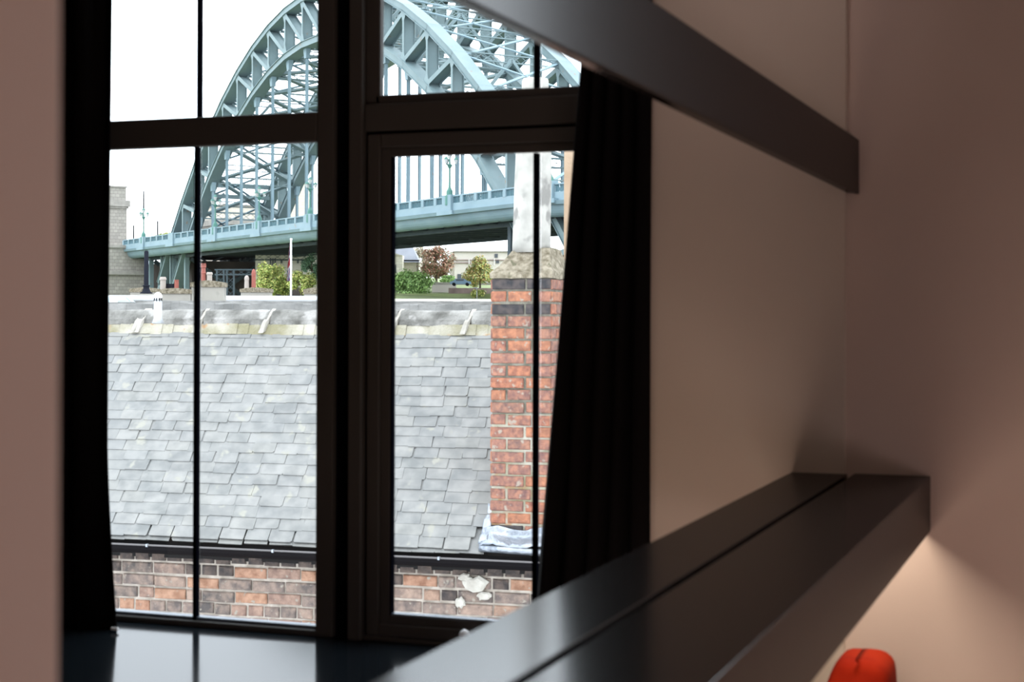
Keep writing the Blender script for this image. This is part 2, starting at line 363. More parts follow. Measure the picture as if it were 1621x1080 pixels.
# black strip painted in for the shaded gap between the two windows and the mullion post
part(w1, 'mullion_gap', (X1R-.002, YF+.018, WZ0), (-1.698, YF+.08, WZ1), 'gasket', 0)
w2 = window('window_2')
X2L, X2R = -1.700, WX1
part(w2, 'mullion_post', (X2L, YF-.012, WZ0), (-1.664, YG+.006, WZ1), 'frame')
part(w2, 'right_stile', (X2R-.05, YF, WZ0), (X2R, YG+.006, WZ1), 'frame')
part(w2, 'transom', (-1.664, YF, .450), (X2R-.05, YG+.006, .516), 'frame')
part(w2, 'transom_bead', (-1.640, YF+.008, .512), (X2R-.05, YG+.006, .537), 'frame', .003)
part(w2, 'side_bead', (-1.664, YF+.008, .516), (-1.626, YG+.006, WZ1), 'frame', .003)
part(w2, 'sill_rail', (-1.664, YF, WZ0), (X2R-.05, YG+.006, -.768), 'frame')
part(w2, 'casement_gap', (-1.664, YF+.045, -.786), (X2R-.05, YF+.09, .450), 'gasket', 0) if False else None
part(w2, 'casement_stop', (-1.664, YF+.018, .425), (X2R-.05, YF+.06, .455), 'gasket', 0)
part(w2, 'casement_stop', (-1.668, YF+.018, WZ0), (-1.650, YF+.06, .45), 'gasket', 0)
cs = empty('casement', (0, 0, 0), w2)
def cpart(name, a, b, m='frame', bevel=.004):
    return MB().box(a, b).build(name, M[m], cs, bevel)
cX0, cX1, cZ0, cZ1 = -1.657, X2R-.056, -.766, .443
gX0, gX1, gZ0, gZ1 = -1.594, X2R-.10, -.712, .386
cs.location = -V(w2.location)
cpart('casement_stile', (cX0, YF+.002, cZ0), (cX0+.034, YF+.05, cZ1)); cpart('casement_stile', (cX1-.034, YF+.002, cZ0), (cX1, YF+.05, cZ1))
cpart('casement_rail', (cX0+.034, YF+.002, cZ1-.034), (cX1-.034, YF+.05, cZ1)); cpart('casement_rail', (cX0+.034, YF+.002, cZ0), (cX1-.034, YF+.05, cZ0+.030))
cpart('glazing_bead', (cX0+.034, YF+.010, cZ0+.030), (gX0-.004, YG+.006, cZ1-.034), bevel=.002)
cpart('glazing_bead', (gX1+.004, YF+.010, cZ0+.030), (cX1-.034, YG+.006, cZ1-.034), bevel=.002)
cpart('glazing_bead', (gX0-.004, YF+.010, gZ1+.002), (gX1+.004, YG+.006, cZ1-.034), bevel=.002)
cpart('glazing_bead', (gX0-.004, YF+.010, cZ0+.030), (gX1+.004, YG+.006, gZ0-.004), bevel=.002)
cpart('gasket', (gX0-.006, YF+.012, gZ0-.006), (gX0, YG+.006, gZ1+.006), 'gasket', 0)
cpart('gasket', (gX0, YG-.012, gZ0-.008), (gX1, YG+.012, gZ0), 'bead', 0)
B2 = -1.231
for (x0, x1) in ((gX0, B2-.009), (B2+.009, gX1)):
    cpart('pane', (x0, YG, gZ0), (x1, YG+.004, gZ1), 'glass', 0)
cpart('glazing_bar', (B2-.006, YG-.012, gZ0), (B2+.006, YG+.006, gZ1), 'gasket', bevel=.002)
for (x0, x1) in ((-1.626, B2-.009), (B2+.009, X2R-.05)):
    part(w2, 'pane', (x0, YG, .537), (x1, YG+.004, WZ1-.06), 'glass', 0)
part(w2, 'glazing_bar', (B2-.006, YG-.012, .537), (B2+.006, YG+.006, WZ1-.06), 'gasket', .002)
part(w2, 'top_rail', (-1.626, YF, WZ1-.06), (X2R-.05, YG+.006, WZ1), 'frame')
# pale fastener tip on the bottom rail of the casement
pp = PY(737, 1003, YF-.004)
hd = MB().lathe((0, 0, 0), [(.001, -.004), (.012, -.003), (.014, .003), (.010, .010), (.004, .014), (.001, .015)], 14).build('window_catch', M['white'], w2, smooth=True)
hd.location = pp + V((0, -.006, -.004)) - V(w2.location); hd['label'] = 'small white catch'
# third window, to the right, outside the photograph
w3 = tag(empty('window_3', ((w3x0+w3x1)/2, YF+.03, -.55)), kind='structure')
for (a, b) in (((w3x0, YF+.02, -.55), (w3x0+.05, YF+.09, 1.3)), ((w3x1-.05, YF+.02, -.55), (w3x1, YF+.09, 1.3))): part(w3, 'stile', a, b, 'frame')
for z in (-.55, 1.25): part(w3, 'rail', (w3x0+.05, YF+.02, z), (w3x1-.05, YF+.09, z+.05), 'frame')
part(w3, 'pane', (w3x0+.05, YG+.02, -.5), (w3x1-.05, YG+.024, 1.25), 'glass', 0)

sill = tag(MB().box((WX0-.02, 2.92, WZ0-.035), (WX1-.0, YW+.14, WZ0)).build('windowsill', M['sill'], None, .003), kind='structure')

# ------------------------------------------------------------------ beams
# double lower beam running from the window wall towards the viewer
lb = tag(empty('lower_double_beam', (-.45, YW, -.45)), 'wide dark double beam at lower height, with a groove along its glossy top', 'beam')
zt = -.331
def lpart(name, a, b, bevel=.0015):
    o = MB().box(a, b).build(name, M['beam'], lb, bevel); o.location = -V(lb.location); return o
lpart('beam_plank', (-.620, .15, zt-.052), (-.500, YW, zt))
xa, xb, y0b, y1b = -.488, -.329, .15, YW+.02
prof_b = [(xa, zt), (xb, zt), (xb, zt-.118), (xb-.016, zt-.118), (xb-.016, zt-.034), (xa+.014, zt-.034), (xa+.014, zt-.070), (xa, zt-.070)]
n = len(prof_b)
o = MB().poly([(x, y0b, z) for x, z in prof_b]+[(x, y1b, z) for x, z in prof_b], [tuple(range(n)), tuple(range(n, 2*n))[::-1]]+[(i, n+i, n+(i+1) % n, (i+1) % n) for i in range(n)]).build('beam_plank', M['beam'], lb, .0015)
o.location = -V(lb.location)
o = lpart('groove_lip', (-.500, .15, zt-.09), (-.4885, YW, zt-.009), .002)
lpart('beam_cheek', (-.620, .15, zt-.118), (-.606, YW, zt-.052))
# slim upper beam
d1 = PY(1360, 260, YW).dot(F3)
ub = tag(empty('upper_slim_beam', PY(1350, 306, YW)), 'slim dark beam above the curtain, running up out of the frame', 'beam')
far = [PY(1339, 305, YW+.02), PY(1360.5, 308, YW+.02), PY(1360.5, 221, YW+.02), PY(1339, 220, YW+.02)]
k = 87.0/146
near1 = P(1025, 142, d1*.607)   # on the lower face edge
dirv = (near1 - PY(1360.5, 308, YW)); T = 2.1
topn = P(1025, -5.5, d1*.607) - PY(1360.5, 221, YW)
near = [far[0]+dirv*T, far[1]+dirv*T, far[2]+topn*T, far[3]+topn*T]
m_ = MB().hexa([near[0], near[1], far[1], far[0]], [near[3], near[2], far[2], far[3]])
o = m_.build('beam_plank', M['beam'], ub, .003); o.location = -V(ub.location)

# ------------------------------------------------------------------ curtains
def curtain(name, top, bot, Y, ztop, zbot, folds, amp, label, edge=None, ph=0.0):
    NX, NZ = folds*14, 40; th = .004; pts = []; fs = []
    for j in range(NZ+1):
        v = j/NZ; z = ztop + (zbot-ztop)*v
        e = v if edge is None else edge(v)
        x0 = top[0]+(bot[0]-top[0])*e; x1 = top[1]+(bot[1]-top[1])*e
        for i in range(NX+1):
            u = i/NX; a = 2*math.pi*folds*u
            x = x0+(x1-x0)*(u + .012*math.sin(2*a+ph)*(1-abs(2*u-1)))
            y = Y + amp*math.cos(a+ph)*(1+.25*math.sin(3*v+i*.05)) + .006*math.sin(7*u+5*v)
            pts.append((x, y, z))
    n = len(pts)
    for j in range(NZ):
        for i in range(NX):
            a = j*(NX+1)+i; fs.append((a, a+1, a+NX+2, a+NX+1))
    o = MB().poly(pts, fs).build(name, M['curtain'], None, smooth=True)
    s = o.modifiers.new('s', 'SOLIDIFY'); s.thickness = th
    return tag(o, label, 'curtain', 'black curtains of the window')
xr_t = PY(920, 60, 3.44).x; xr_b = PY(838, 1000, 3.44).x; xr_r = PY(1025, 500, 3.44).x
zt_c, zb_c = 1.50, -.782
# left edge follows the photograph: px 915 at y 105, px 845 at y 945
za, zb_ = PY(915, 105, 3.44), PY(845, 945, 3.44)
slope = (zb_.x-za.x)/(zb_.z-za.z)
def r_edge(v): return v
curtain('curtain', (za.x+slope*(zt_c-za.z), xr_r), (za.x+slope*(zb_c-za.z), xr_r), 3.45, zt_c, zb_c, 5, .022,
        'black curtain hanging between the window and the bare wall', r_edge)
c2 = curtain('curtain', (-2.62, PY(168, 400, 3.44).x), (-2.62, PY(181, 1000, 3.44).x), 3.45, zt_c, zb_c, 3, .022,
        'black curtain partly hidden behind the near wall edge', lambda v: max(0, (v-.80)/.2)**1.3, 1.2)
hw = MB().tube((PY(174, 1020, 3.40).x-.012, 3.425, -.771), (PY(174, 1020, 3.40).x+.006, 3.425, -.771), .004).build('hem_weight', M['white'], c2)
hw['label'] = 'small white hem weight'
rail = MB().tube((-2.62, 3.45, 1.515), (-.9, 3.45, 1.515), .012).build('curtain_rail', M['frame'], None)
tag(rail, 'dark curtain rail fixed under the ceiling above the window', 'rail')

# ------------------------------------------------------------------ red chair below the beam
def chair():
    top = PY(1372, 1043, 3.25)
    cx, cy, zt_ = top.x, 3.25, top.z
    r = empty('armchair', (cx, cy-.30, FL)); tag(r, 'red upholstered high-backed chair against the wall below the beam', 'chair')
    def cushion(name, w, d, h, c, puff, bev, label=None):
        mb = MB(); N = 12; pts = []; fs = []
        # grid-rounded box
        import bmesh
        bm = bmesh.new(); bmesh.ops.create_cube(bm, size=1)
        bmesh.ops.subdivide_edges(bm, edges=bm.edges[:], cuts=7, use_grid_fill=True)
        for v in bm.verts:
            p = v.co*2
            q = V((math.copysign(abs(p.x)**1, p.x), p.y, p.z))
            f = (1-abs(p.y)**6) if name == 'seat' else 1
            l = (abs(p.x)**6+abs(p.y)**6+abs(p.z)**6)**(1/6.0)
            q = p/l
            wob = 1+puff*math.sin(5*p.x+1)*math.cos(4*p.z)
            v.co = V((q.x*w/2, q.y*d/2*wob, q.z*h/2*(1+.02*math.sin(4*p.x))))
            if name == 'head_cushion': v.co.x += (.022*(v.co.z/(h/2)) if v.co.x < 0 else -.004*(v.co.z/(h/2))); v.co.z -= .5*max(0, v.co.x)**2*4
            v.co += V(c)
        me = bpy.data.meshes.new(name); bm.to_mesh(me); bm.free(); me.materials.append(M['red'])
        for p in me.polygons: p.use_smooth = True
        o = bpy.data.objects.new(name, me); COL.objects.link(o); o.parent = r; return o
    H = zt_-FL
    W = .52
    L = -cx + PY(1417, 1060, 3.25).x
    hx = L - .06      # head cushion spans px 1335..1417
    cushion('head_cushion', .128, .16, .12, (hx-.005, .30, H-.05), .05, 0)
    cushion('backrest', .46, .13, .62, (hx-.15, .33, H-.42), .05, 0)
    cushion('seat', .50, .50, .15, (hx-.15, .05, .42), .02, 0)
    cushion('armrest', .09, .46, .10, (hx+.12, .06, .64), .02, 0); cushion('armrest', .09, .46, .10, (hx-.42, .06, .64), .02, 0)
    for sx in (-.21, .21):
        for sy in (-.16, .30):
            MB().tube((hx-.15+sx, sy, 0), (hx-.15+sx, sy, .37), .014, .018).build('leg', M['chrome'], r)
    return r
chair()

# ================================================================== OUTSIDE
# ------------------------------------------------------------------ neighbouring building: slate roof and brick wall
TH = math.radians(4.6)
eX = V((math.cos(TH), math.sin(TH), 0)); eY = V((-math.sin(TH), math.cos(TH), 0))
_r = ray(497, 868); NO = _r*9.7; NO.z = 0
def N(a, b, z): return NO + eX*a + eY*b + V((0, 0, z))
def NP(px, py, b):
    r = ray(px, py); t = (NO.dot(eY)+b)/r.dot(eY); p = r*t - NO; return p.dot(eX), (r*t).z
PITCH = math.radians(43); CP, SP = math.cos(PITCH), math.sin(PITCH)
ZE = -1.352                               # eave
AL, AR = -4.0, 2.6                        # extent of the building seen
RB = 1.40                                 # run to the ridge
def S(a, s, n):                           # slope coordinates: along, up the slope, off the slope
    return N(a, s*CP - n*SP, ZE + s*SP + n*CP)
SL = RB/CP
bl = tag(empty('brick_house', N(0, .2, -9)), 'old brick house opposite with grey slate roof and black gutter', 'building')
bl.rotation_euler = (0, 0, 0)
def bchild(o):
    o.location = V(o.location) - V(bl.location); return o
chA0, chA1 = 1.073, 1.440                  # chimney extent
bchild(MB().poly([S(AL,0,-.02),S(AR,0,-.02),S(AR,SL,-.02),S(AL,SL,-.02), N(AL,.02,ZE-.10),N(AR,.02,ZE-.10),N(AR,RB*2,ZE-.02),N(AL,RB*2,ZE-.02)],
     [(0,1,2,3),(0,4,5,1),(2,6,7,3),(0,3,7,4),(1,5,6,2),(4,7,6,5)]).build('roof_bed', M['roof_bed'], bl))
# slate meshes shared between alike slates
def slate_mesh(k):
    w = rnd(.148, .157); l = .20; t = rnd(.006, .009); c = random.choice((.001, .003, .008, .014)); c2 = random.choice((.001, .003, .006, .012)); sk = rnd(-.026, -.010)
    y1 = rnd(-.003, .003)
    o = [(-w/2+sk, l), (-w/2, c), (-w/2+c*.8, 0), (w/2-c2*.8, y1), (w/2, c2), (w/2+sk, l)]
    n = len(o); up = [(x, y, t+.0) for x, y in o]; dn = [(x, y, 0) for x, y in o]
    mb = MB().poly(dn+up, [tuple(range(n))[::-1], tuple(range(n, 2*n))]+[(i, (i+1) % n, n+(i+1) % n, n+i) for i in range(n)])
    # reverse winding so the top faces outwards
    mb.f = [tuple(reversed(f)) for f in mb.f]
    me = mb.mesh('slate'); me.materials.append(M['slate']); return me
SM = [slate_mesh(k) for k in range(12)]
EXPO = .0885; ROWS = int(SL/EXPO)
cand = []
for r in range(-1, ROWS):
    s0 = (-.015 + r*EXPO) if r >= 0 else -.036
    a = AL + (r % 2)*.078 + rnd(-.03, .03)
    while a < AR:
        jit = rnd(-.006, .006)
        c = S(a, s0, .0)
        if not (chA0-.025 < a < chA1+.06):
            d = c.dot(F3); px = 810.5+FPX*c.dot(R3)/d
            vis = (150 < px < 515) or (605 < px < 800)
            cand.append((0 if vis else 1, abs(px-480), a, s0+jit, r))
        a += .156 + rnd(-.010, .012)
cand.sort(key=lambda c: (c[0], c[1]))
Msl = Matrix((eX, eY*CP+V((0,0,SP)), (eY*-SP)+V((0,0,CP)))).transposed()
rest = MB(); cnt = 0
for (vis, _, a, s0, r) in cand:
    me = random.choice(SM)
    tilt = Matrix.Rotation(-.045+rnd(-.008, .008), 3, 'X') @ Matrix.Rotation(rnd(-.012, .012), 3, 'Z')
    m4 = (Msl @ tilt).to_4x4(); m4.translation = S(a, s0, .012+rnd(0, .003) if r >= 0 else .001)
    if cnt < 300:
        o = put('slate', me, bl); o.matrix_world = Matrix(); o.matrix_local = Matrix.Translation(-V(bl.location)) @ m4; cnt += 1
    else:
        rest.poly([m4 @ v.co for v in me.vertices], [tuple(p.vertices) for p in me.polygons])
o = bchild(rest.build('slate_rows', M['slate_stuff'], bl)); o['kind'] = 'stuff'
# gutter
g = MB()
zg = ZE-.060
prof = [(-.105, .018), (-.105, -.010), (-.09, -.030), (-.055, -.040), (-.02, -.034), (-.002, -.02), (-.002, .018), (-.008, .018), (-.010, -.016), (-.055, -.032), (-.09, -.020), (-.097, .018)]
n = len(prof)
g.poly([N(AL, b, zg+z) for b, z in prof]+[N(AR, b, zg+z) for b, z in prof], [(i, n+i, n+(i+1) % n, (i+1) % n) for i in range(n)])
bchild(g.build('gutter', M['gutter'], bl))
lip = MB().tube(N(AL, -.104, zg+.018), N(AR, -.104, zg+.018), .006, n=8)
lb_ = bchild(lip.build('gutter_lip', M['lip'], bl))
for a in (-1.05, .82, -.22):
    bchild(MB().box((-.006,-.008,-.012),(.006,.008,.006)).build('gutter_bracket', M['lead'], bl, xf=lambda p, a=a: N(a, -.105, zg+.02)+p))
bchild(MB().poly([N(AL,-.01,zg+.03),N(AR,-.01,zg+.03),N(AR,.0,ZE-.13),N(AL,.0,ZE-.13)], [(0,1,2,3)]).build('fascia_board', M['gutter_in'], bl))
# wall: mortar backing and bricks
ZB = ZE-.095; CH = .0765
back = MB(); back.hexa([N(AL, .012, -9), N(AR, .012, -9), N(AR, .3, -9), N(AL, .3, -9)], [N(AL, .012, ZB+.03), N(AR, .012, ZB+.03), N(AR, .3, ZB+.03), N(AL, .3, ZB+.03)])
bchild(back.build('mortar_bed', M['mortar'], bl))
def brick_mesh(l, h, d, m):
    x, z, e, j = l/2, h/2, .006, .0045
    q = lambda: rnd(-j, j)
    f0 = [(-x+q()+e, -d/2, -z+q()+e), (x+q()-e, -d/2, -z+q()+e), (x+q()-e, -d/2, z+q()-e), (-x+q()+e, -d/2, z+q()-e)]
    f1 = [(-x, -d/2+.006, -z), (x, -d/2+.006, -z), (x, -d/2+.006, z), (-x, -d/2+.006, z)]
    f2 = [(a, d/2, c) for a, _, c in f1]
    mb = MB().poly(f0+f1+f2, [(0,1,2,3),(0,4,5,1),(1,5,6,2),(2,6,7,3),(3,7,4,0),(4,8,9,5),(5,9,10,6),(6,10,11,7),(7,11,8,4)])
    me = mb.mesh('brick'); me.materials.append(M[m]); return me
BS = [brick_mesh(.208, .062, .05, 'brick') for _ in range(6)]; BH = [brick_mesh(.096, .062, .05, 'brick') for _ in range(4)]
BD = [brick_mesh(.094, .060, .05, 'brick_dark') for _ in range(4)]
Rz = Matrix((eX, eY, V((0,0,1)))).transposed().to_4x4()
def place_brick(me, root, c, name='brick', R=Rz):
    o = put(name, me, root); o.matrix_local = Matrix.Translation(-V(root.location)) @ Matrix.Translation(c) @ R; return o
low = MB()
for r in range(24):
    z = ZB - CH*(r+.35); a = AL + (r % 2)*.11; hdr = (r % 4 == 0)
    while a < AR:
        h = hdr or random.random() < (.5 if r == 1 else .22)
        L = .108 if h else .218
        me = random.choice(BH if h else BS)
        c = N(a+L/2+rnd(-.003, .003), .024+rnd(-.004, .004), z+rnd(-.004, .004))
        d = c.dot(F3); px = 810.5+FPX*c.dot(R3)/d
        if r < 8 and 120 < px < 960:
            ob = place_brick(random.choice(BD) if h and (r == 0 or (r < 3 and random.random() < .6)) else me, bl, c)  # darker bricks gathered in the top courses
            if r == 0: ob['label'] = 'dark header brick under the gutter'
        else:
            m4 = Matrix.Translation(c) @ Rz; low.poly([m4 @ v.co for v in me.vertices], [tuple(p.vertices) for p in me.polygons])
        a += L
o = bchild(low.build('brick_courses', M['brick_stuff'], bl)); o['kind'] = 'stuff'
# smears of pale mortar over the bricks
def blob(cx_, cy_, rx, ry, seed):
    random.seed(seed); n = 14; pts = []
    a0, z0 = NP(cx_, cy_, -.02)
    sc = 9.9/FPX
    ring = [(a0+rx*sc*math.cos(t)*rnd(.7, 1.2), z0+ry*sc*math.sin(t)*rnd(.7, 1.2)) for t in [2*math.pi*i/n for i in range(n)]]
    pts = [N(a, -.012, z) for a, z in ring]+[N(a0+(a-a0)*.7, -.020, z0+(z-z0)*.7) for a, z in ring]+[N(a, .02, z) for a, z in ring]
    fs = [(i, (i+1) % n, n+(i+1) % n, n+i) for i in range(n)]+[tuple(range(n, 2*n))]+[(2*n+i, 2*n+(i+1) % n, (i+1) % n, i) for i in range(n)]
    return MB().poly(pts, fs)
for (x, y, rx, ry, sd) in ((752, 926, 22, 13, 1), (735, 915, 10, 7, 2), (728, 955, 8, 9, 3), (486, 993, 10, 7, 4), (765, 945, 12, 7, 5)):
    bchild(blob(x, y, rx, ry, sd).build('mortar_smear', M['mortar_pale'], bl))
random.seed(21)
# ridge: cream bedding, stone ridge pieces, pale joints
zr = ZE + SL*SP
bed = MB()
NB = 80
for i in range(NB):
    a0 = AL+(AR-AL)*i/NB; a1 = AL+(AR-AL)*(i+1)/NB
    if a0 > chA0-.02 and a1 < chA1+.02: continue
    b0 = RB-.105+.006*math.sin(i*.9)+rnd(-.002, .002); z0 = zr-.072+.003*math.sin(i*.6)+rnd(-.001, .001)
    bed.hexa([N(a0, b0, z0), N(a1, b0, z0), N(a1, RB+.03, z0), N(a0, RB+.03, z0)], [N(a0, b0+.03, z0+.072), N(a1, b0+.03, z0+.072), N(a1, RB+.03, z0+.072), N(a0, RB+.03, z0+.072)])
bchild(bed.build('ridge_bedding', M['cream'], bl))
aj = [AL, -3.45, -2.92, -2.38, -1.84] + [NP(px, 500, RB-.05)[0] for px in (225, 322, 427, 528, 631, 745)] + [2.12, AR]
for i in range(len(aj)-1):
    a0, a1 = aj[i]+.012, aj[i+1]-.012
    pr = [(-.075, -.012), (-.072, .028), (-.030, .082), (.0, .094), (.02, .088), (.085, .03), (.085, -.03)]
    K = 7; pts = []
    for k in range(K+1):
        a = a0+(a1-a0)*k/K
        pts += [N(a+(.02 if k in (0, K) else 0)*0, RB+b+rnd(-.004, .004), zr+z+.006+rnd(-.004, .003)) for b, z in pr]
    n = len(pr); fs = [(k*n+i2, (k+1)*n+i2, (k+1)*n+(i2+1) % n, k*n+(i2+1) % n) for k in range(K) for i2 in range(n)]
    fs += [tuple(range(n)), tuple(range(K*n, K*n+n))[::-1]]
    bchild(MB().poly(pts, fs).build('ridge_tile', M['ridge'], bl))
for a in aj[1:-1]:
    mb = MB()
    mb.hexa([N(a-.055, RB-.125, zr-.062), N(a-.02, RB-.125, zr-.062), N(a-.0, RB-.03, zr-.03), N(a-.03, RB-.03, zr-.03)],
            [N(a-.035, RB-.088, zr+.02), N(a-.008, RB-.088, zr+.02), N(a+.028, RB, zr+.108), N(a-.0, RB, zr+.108)])
    bchild(mb.build('ridge_joint', M['mortar_pale'], bl))

# ------------------------------------------------------------------ chimney stack
ch = tag(empty('chimney_stack', N(1.27, .3, ZE)), 'red brick chimney stack with mossy sloping cap and a tall pale pot', 'chimney')
def cchild(o, lab=None):
    o.location = V(o.location) - V(ch.location)
    if lab: o['label'] = lab
    return o
cB0, cB1 = .09, .62
zc1 = .235; zc0 = ZE+.02
cchild(MB().hexa([N(chA0+.008, cB0+.008, zc0-.2), N(chA1-.008, cB0+.008, zc0-.2), N(chA1-.008, cB1-.008, zc0-.2), N(chA0+.008, cB1-.008, zc0-.2)],
                 [N(chA0+.008, cB0+.008, zc1), N(chA1-.008, cB0+.008, zc1), N(chA1-.008, cB1-.008, zc1), N(chA0+.008, cB1-.008, zc1)]).build('mortar_core', M['mortar_chim'], ch))
cchild(MB().hexa([N(chA0+.006, cB0+.006, zc0-.15), N(chA1-.006, cB0+.006, zc0-.15), N(chA1-.006, cB1-.006, zc0-.15), N(chA0+.006, cB1-.006, zc0-.15)],
                 [N(chA0+.006, cB0+.006, -.56), N(chA1-.006, cB0+.006, -.56), N(chA1-.006, cB1-.006, -.56), N(chA0+.006, cB1-.006, -.56)]).build('mortar_core', M['cream'], ch), 'cream repointed mortar of the lower courses')
CS = {}
def cm(L, dark=False):
    k = (round(L, 3), dark)
    if k not in CS: CS[k] = [brick_mesh(L-.014, .0590, .06, 'chim_dark' if dark else 'chim_brick') for _ in range(3)]
    return random.choice(CS[k])
RzS = Matrix((eY, -eX, V((0,0,1)))).transposed().to_4x4()
RzL = Matrix((-eY, eX, V((0,0,1)))).transposed().to_4x4()
r = 0; z = zc1-.036; CHC = .0722
W_ = chA1-chA0; D_ = cB1-cB0
while z > zc0-.12:
    if r == 0: row = [W_*.58, W_*.42]
    elif r % 2 == 1: row = [.098, .152, W_-.25]
    else: row = [.207, W_-.207]
    a = chA0
    for L in row:
        dark = (r == 2) or (r == 0 and a < 1.2) or (z < zc0+.14 and a < 1.1)
        if r == 0: dark = True
        lab = place_brick(cm(L, dark), ch, N(a+L/2+rnd(-.002, .002), cB0+.026+rnd(-.004, .003), z+rnd(-.003, .003)))
        if dark: lab['label'] = 'sooty dark brick'
        a += L
    rowD = [.11, .21, D_-.32] if r % 2 == 0 else [.21, .11, D_-.32]
    b = cB0
    for L in rowD:
        place_brick(cm(L), ch, N(chA1-.026, b+L/2, z), R=RzS)
        place_brick(cm(L), ch, N(chA0+.026, b+L/2, z), R=RzL)
        b += L
    z -= CHC; r += 1
# cap: lumpy sloping mortar with a raised step on its far right
def capmesh():
    rows = []
    n = 40; rings = [(0, .0, 1.0), (.035, .02, 1.0), (.07, .06, .80), (.12, .1, .62), (.165, .13, .50), (.172, .14, .2)]
    ca, cb = (chA0+chA1)/2, (cB0+cB1)/2
    for (h, _, sc) in rings:
        for i in range(n):
            t = 2*math.pi*i/n; cx_, sy_ = math.cos(t), math.sin(t)
            k = max(abs(cx_), abs(sy_)); ux, uy = cx_/k, sy_/k
            rx, ry = (W_/2+.006)*(ux), (D_/2+.006)*(uy)
            x = ca + (rx*sc if ux < 0 else rx*(1-(1-sc)*.55)) + rnd(-.006, .006)
            y = cb + ry*sc + rnd(-.006, .006)
            hz = h*(1+.10*(ux > .2)) + rnd(-.004, .004)
            rows.append(N(x, y, zc1+hz))
    fs = [(k*n+i, k*n+(i+1) % n, (k+1)*n+(i+1) % n, (k+1)*n+i) for k in range(len(rings)-1) for i in range(n)]
    fs += [tuple(range(n))[::-1], tuple(range((len(rings)-1)*n, len(rings)*n))]
    return MB().poly(rows, fs)
cchild(capmesh().build('mossy_cap', M['cap'], ch, smooth=False))
pa, _z = NP(841, 380, .30); pa2, ztop = NP(848, 124, .30)
pot_prof = [(.114, 0), (.114, .05), (.112, .2), (.111, .4), (.106, .62), (.094, .80), (.080, .95), (.074, ztop-.395-.07), (.080, ztop-.395-.06), (.080, ztop-.395-.015), (.074, ztop-.395), (.06, ztop-.395), (.058, ztop-.395-.2)]
o = MB().lathe((0, 0, 0), pot_prof, 24).build('chimney_pot', M['pot'], ch, smooth=True)
o.location = N(pa, .30, .392) - V(ch.location)
sh = (pa2-pa); o.data.transform(Matrix(((1,0,sh*.9,0),(0,1,0,0),(0,0,1,0),(0,0,0,1))))
# lead flashing around the foot of the stack
def sheet(pts_fn, nu, nv, wob):
    pts = [pts_fn(i/nu, j/nv) + V((rnd(-wob, wob), rnd(-wob, wob), rnd(-wob, wob))) for j in range(nv+1) for i in range(nu+1)]
    return MB().poly(pts, [(j*(nu+1)+i, j*(nu+1)+i+1, (j+1)*(nu+1)+i+1, (j+1)*(nu+1)+i) for j in range(nv) for i in range(nu)])
fl = sheet(lambda u, v: N(chA0-.03+(W_+.05)*u, cB0-.012-.20*max(0, v-.45), (ZE+.125)-.095*v+.01*math.sin(9*u)), 16, 6, .004)
o = fl.build('lead_apron', M['lead'], ch, smooth=True); cchild(o); o.modifiers.new('s', 'SOLIDIFY').thickness = .004
fl2 = MB().tube(N(chA0-.03, cB0-.115, ZE+.015), N(chA1+.03, cB0-.115, ZE+.0), .022, .02, 12)
cchild(fl2.build('lead_roll', M['lead'], ch, smooth=True))
fl3 = sheet(lambda u, v: S(chA0-.045+.05*u, .02+.30*v, .03+.012*math.sin(14*v)), 4, 10, .004)
o = cchild(fl3.build('side_flashing', M['lead'], ch, smooth=True)); o.modifiers.new('s', 'SOLIDIFY').thickness = .004
fl4 = MB().tube(N(chA0-.03, cB0+.0, ZE+.06), N(chA0+.06, cB0-.11, ZE+.012), .012, .012, 8)
cchild(fl4.build('lead_fold', M['lead'], ch, smooth=True))

# sandstone building edge on the far side of the chimney
e0, e1 = P(893, 245, 15), P(889, 395, 15)
sb = MB(); base = V((e0.x, e0.y, -9)); 
sb.hexa([base, base+eX*3.5, base+eX*3.5+eY*4, base+eY*4], [V((p.x, p.y, 1.75)) for p in (base, base+eX*3.5, base+eX*3.5+eY*4, base+eY*4)])
tag(sb.build('sandstone_building', M['sandstone'], None), 'sandy coloured building edge between chimney pot and curtain', 'building')

# ------------------------------------------------------------------ roofs and stacks behind the ridge
def horiz(px, d, y): return P(px, y, d)
# near lead-covered roof just behind the ridge
def roofslab(name, d0, y0, d1_, y1, x0, x1, m, label, thick=.4, cat='roof'):
    a, b, c, d_ = P(x0, y0, d0), P(x1, y0, d0), P(x1+(x1-810)*0, y1, d1_), P(x0, y1, d1_)
    a.z = b.z = (a.z+b.z)/2; c.z = d_.z = (c.z+d_.z)/2
    mb = MB().hexa([V((p.x, p.y, p.z-thick)) for p in (a, b, c, d_)], [a, b, c, d_])
    return tag(mb.build(name, m, None), label, cat)
rr = empty('pale_slate_roof', P(600, 490, 20)); tag(rr, 'pale slate roof slope just behind the stone ridge', 'roof')
a, b = P(60, 488, 14), P(900, 486, 14); c, d_ = P(900, 476, 22), P(60, 478, 22)
a.z = b.z; c.z = d_.z = (c.z+d_.z)/2
def lerp(u, v): 
    p = a.lerp(b, u); q = d_.lerp(c, u); return p.lerp(q, v)
K = 4
for j in range(K):
    mb = MB()
    NN = 60
    for i in range(NN):
        u0, u1 = (i+.02*rnd(0, 1))/NN, (i+.992)/NN; v0, v1 = j/K, (j+1.05)/K
        q = [lerp(u0, v0), lerp(u1, v0), lerp(u1, v1), lerp(u0, v1)]
        h = .012+rnd(0, .006)
        mb.hexa([p-V((0,0,.3)) for p in q], [q[0]+V((0,0,h)), q[1]+V((0,0,h)), q[2], q[3]])
    o = mb.build('slate_row', M['roof_pale'], rr); o.location = -V(rr.location); o['kind'] = 'stuff'
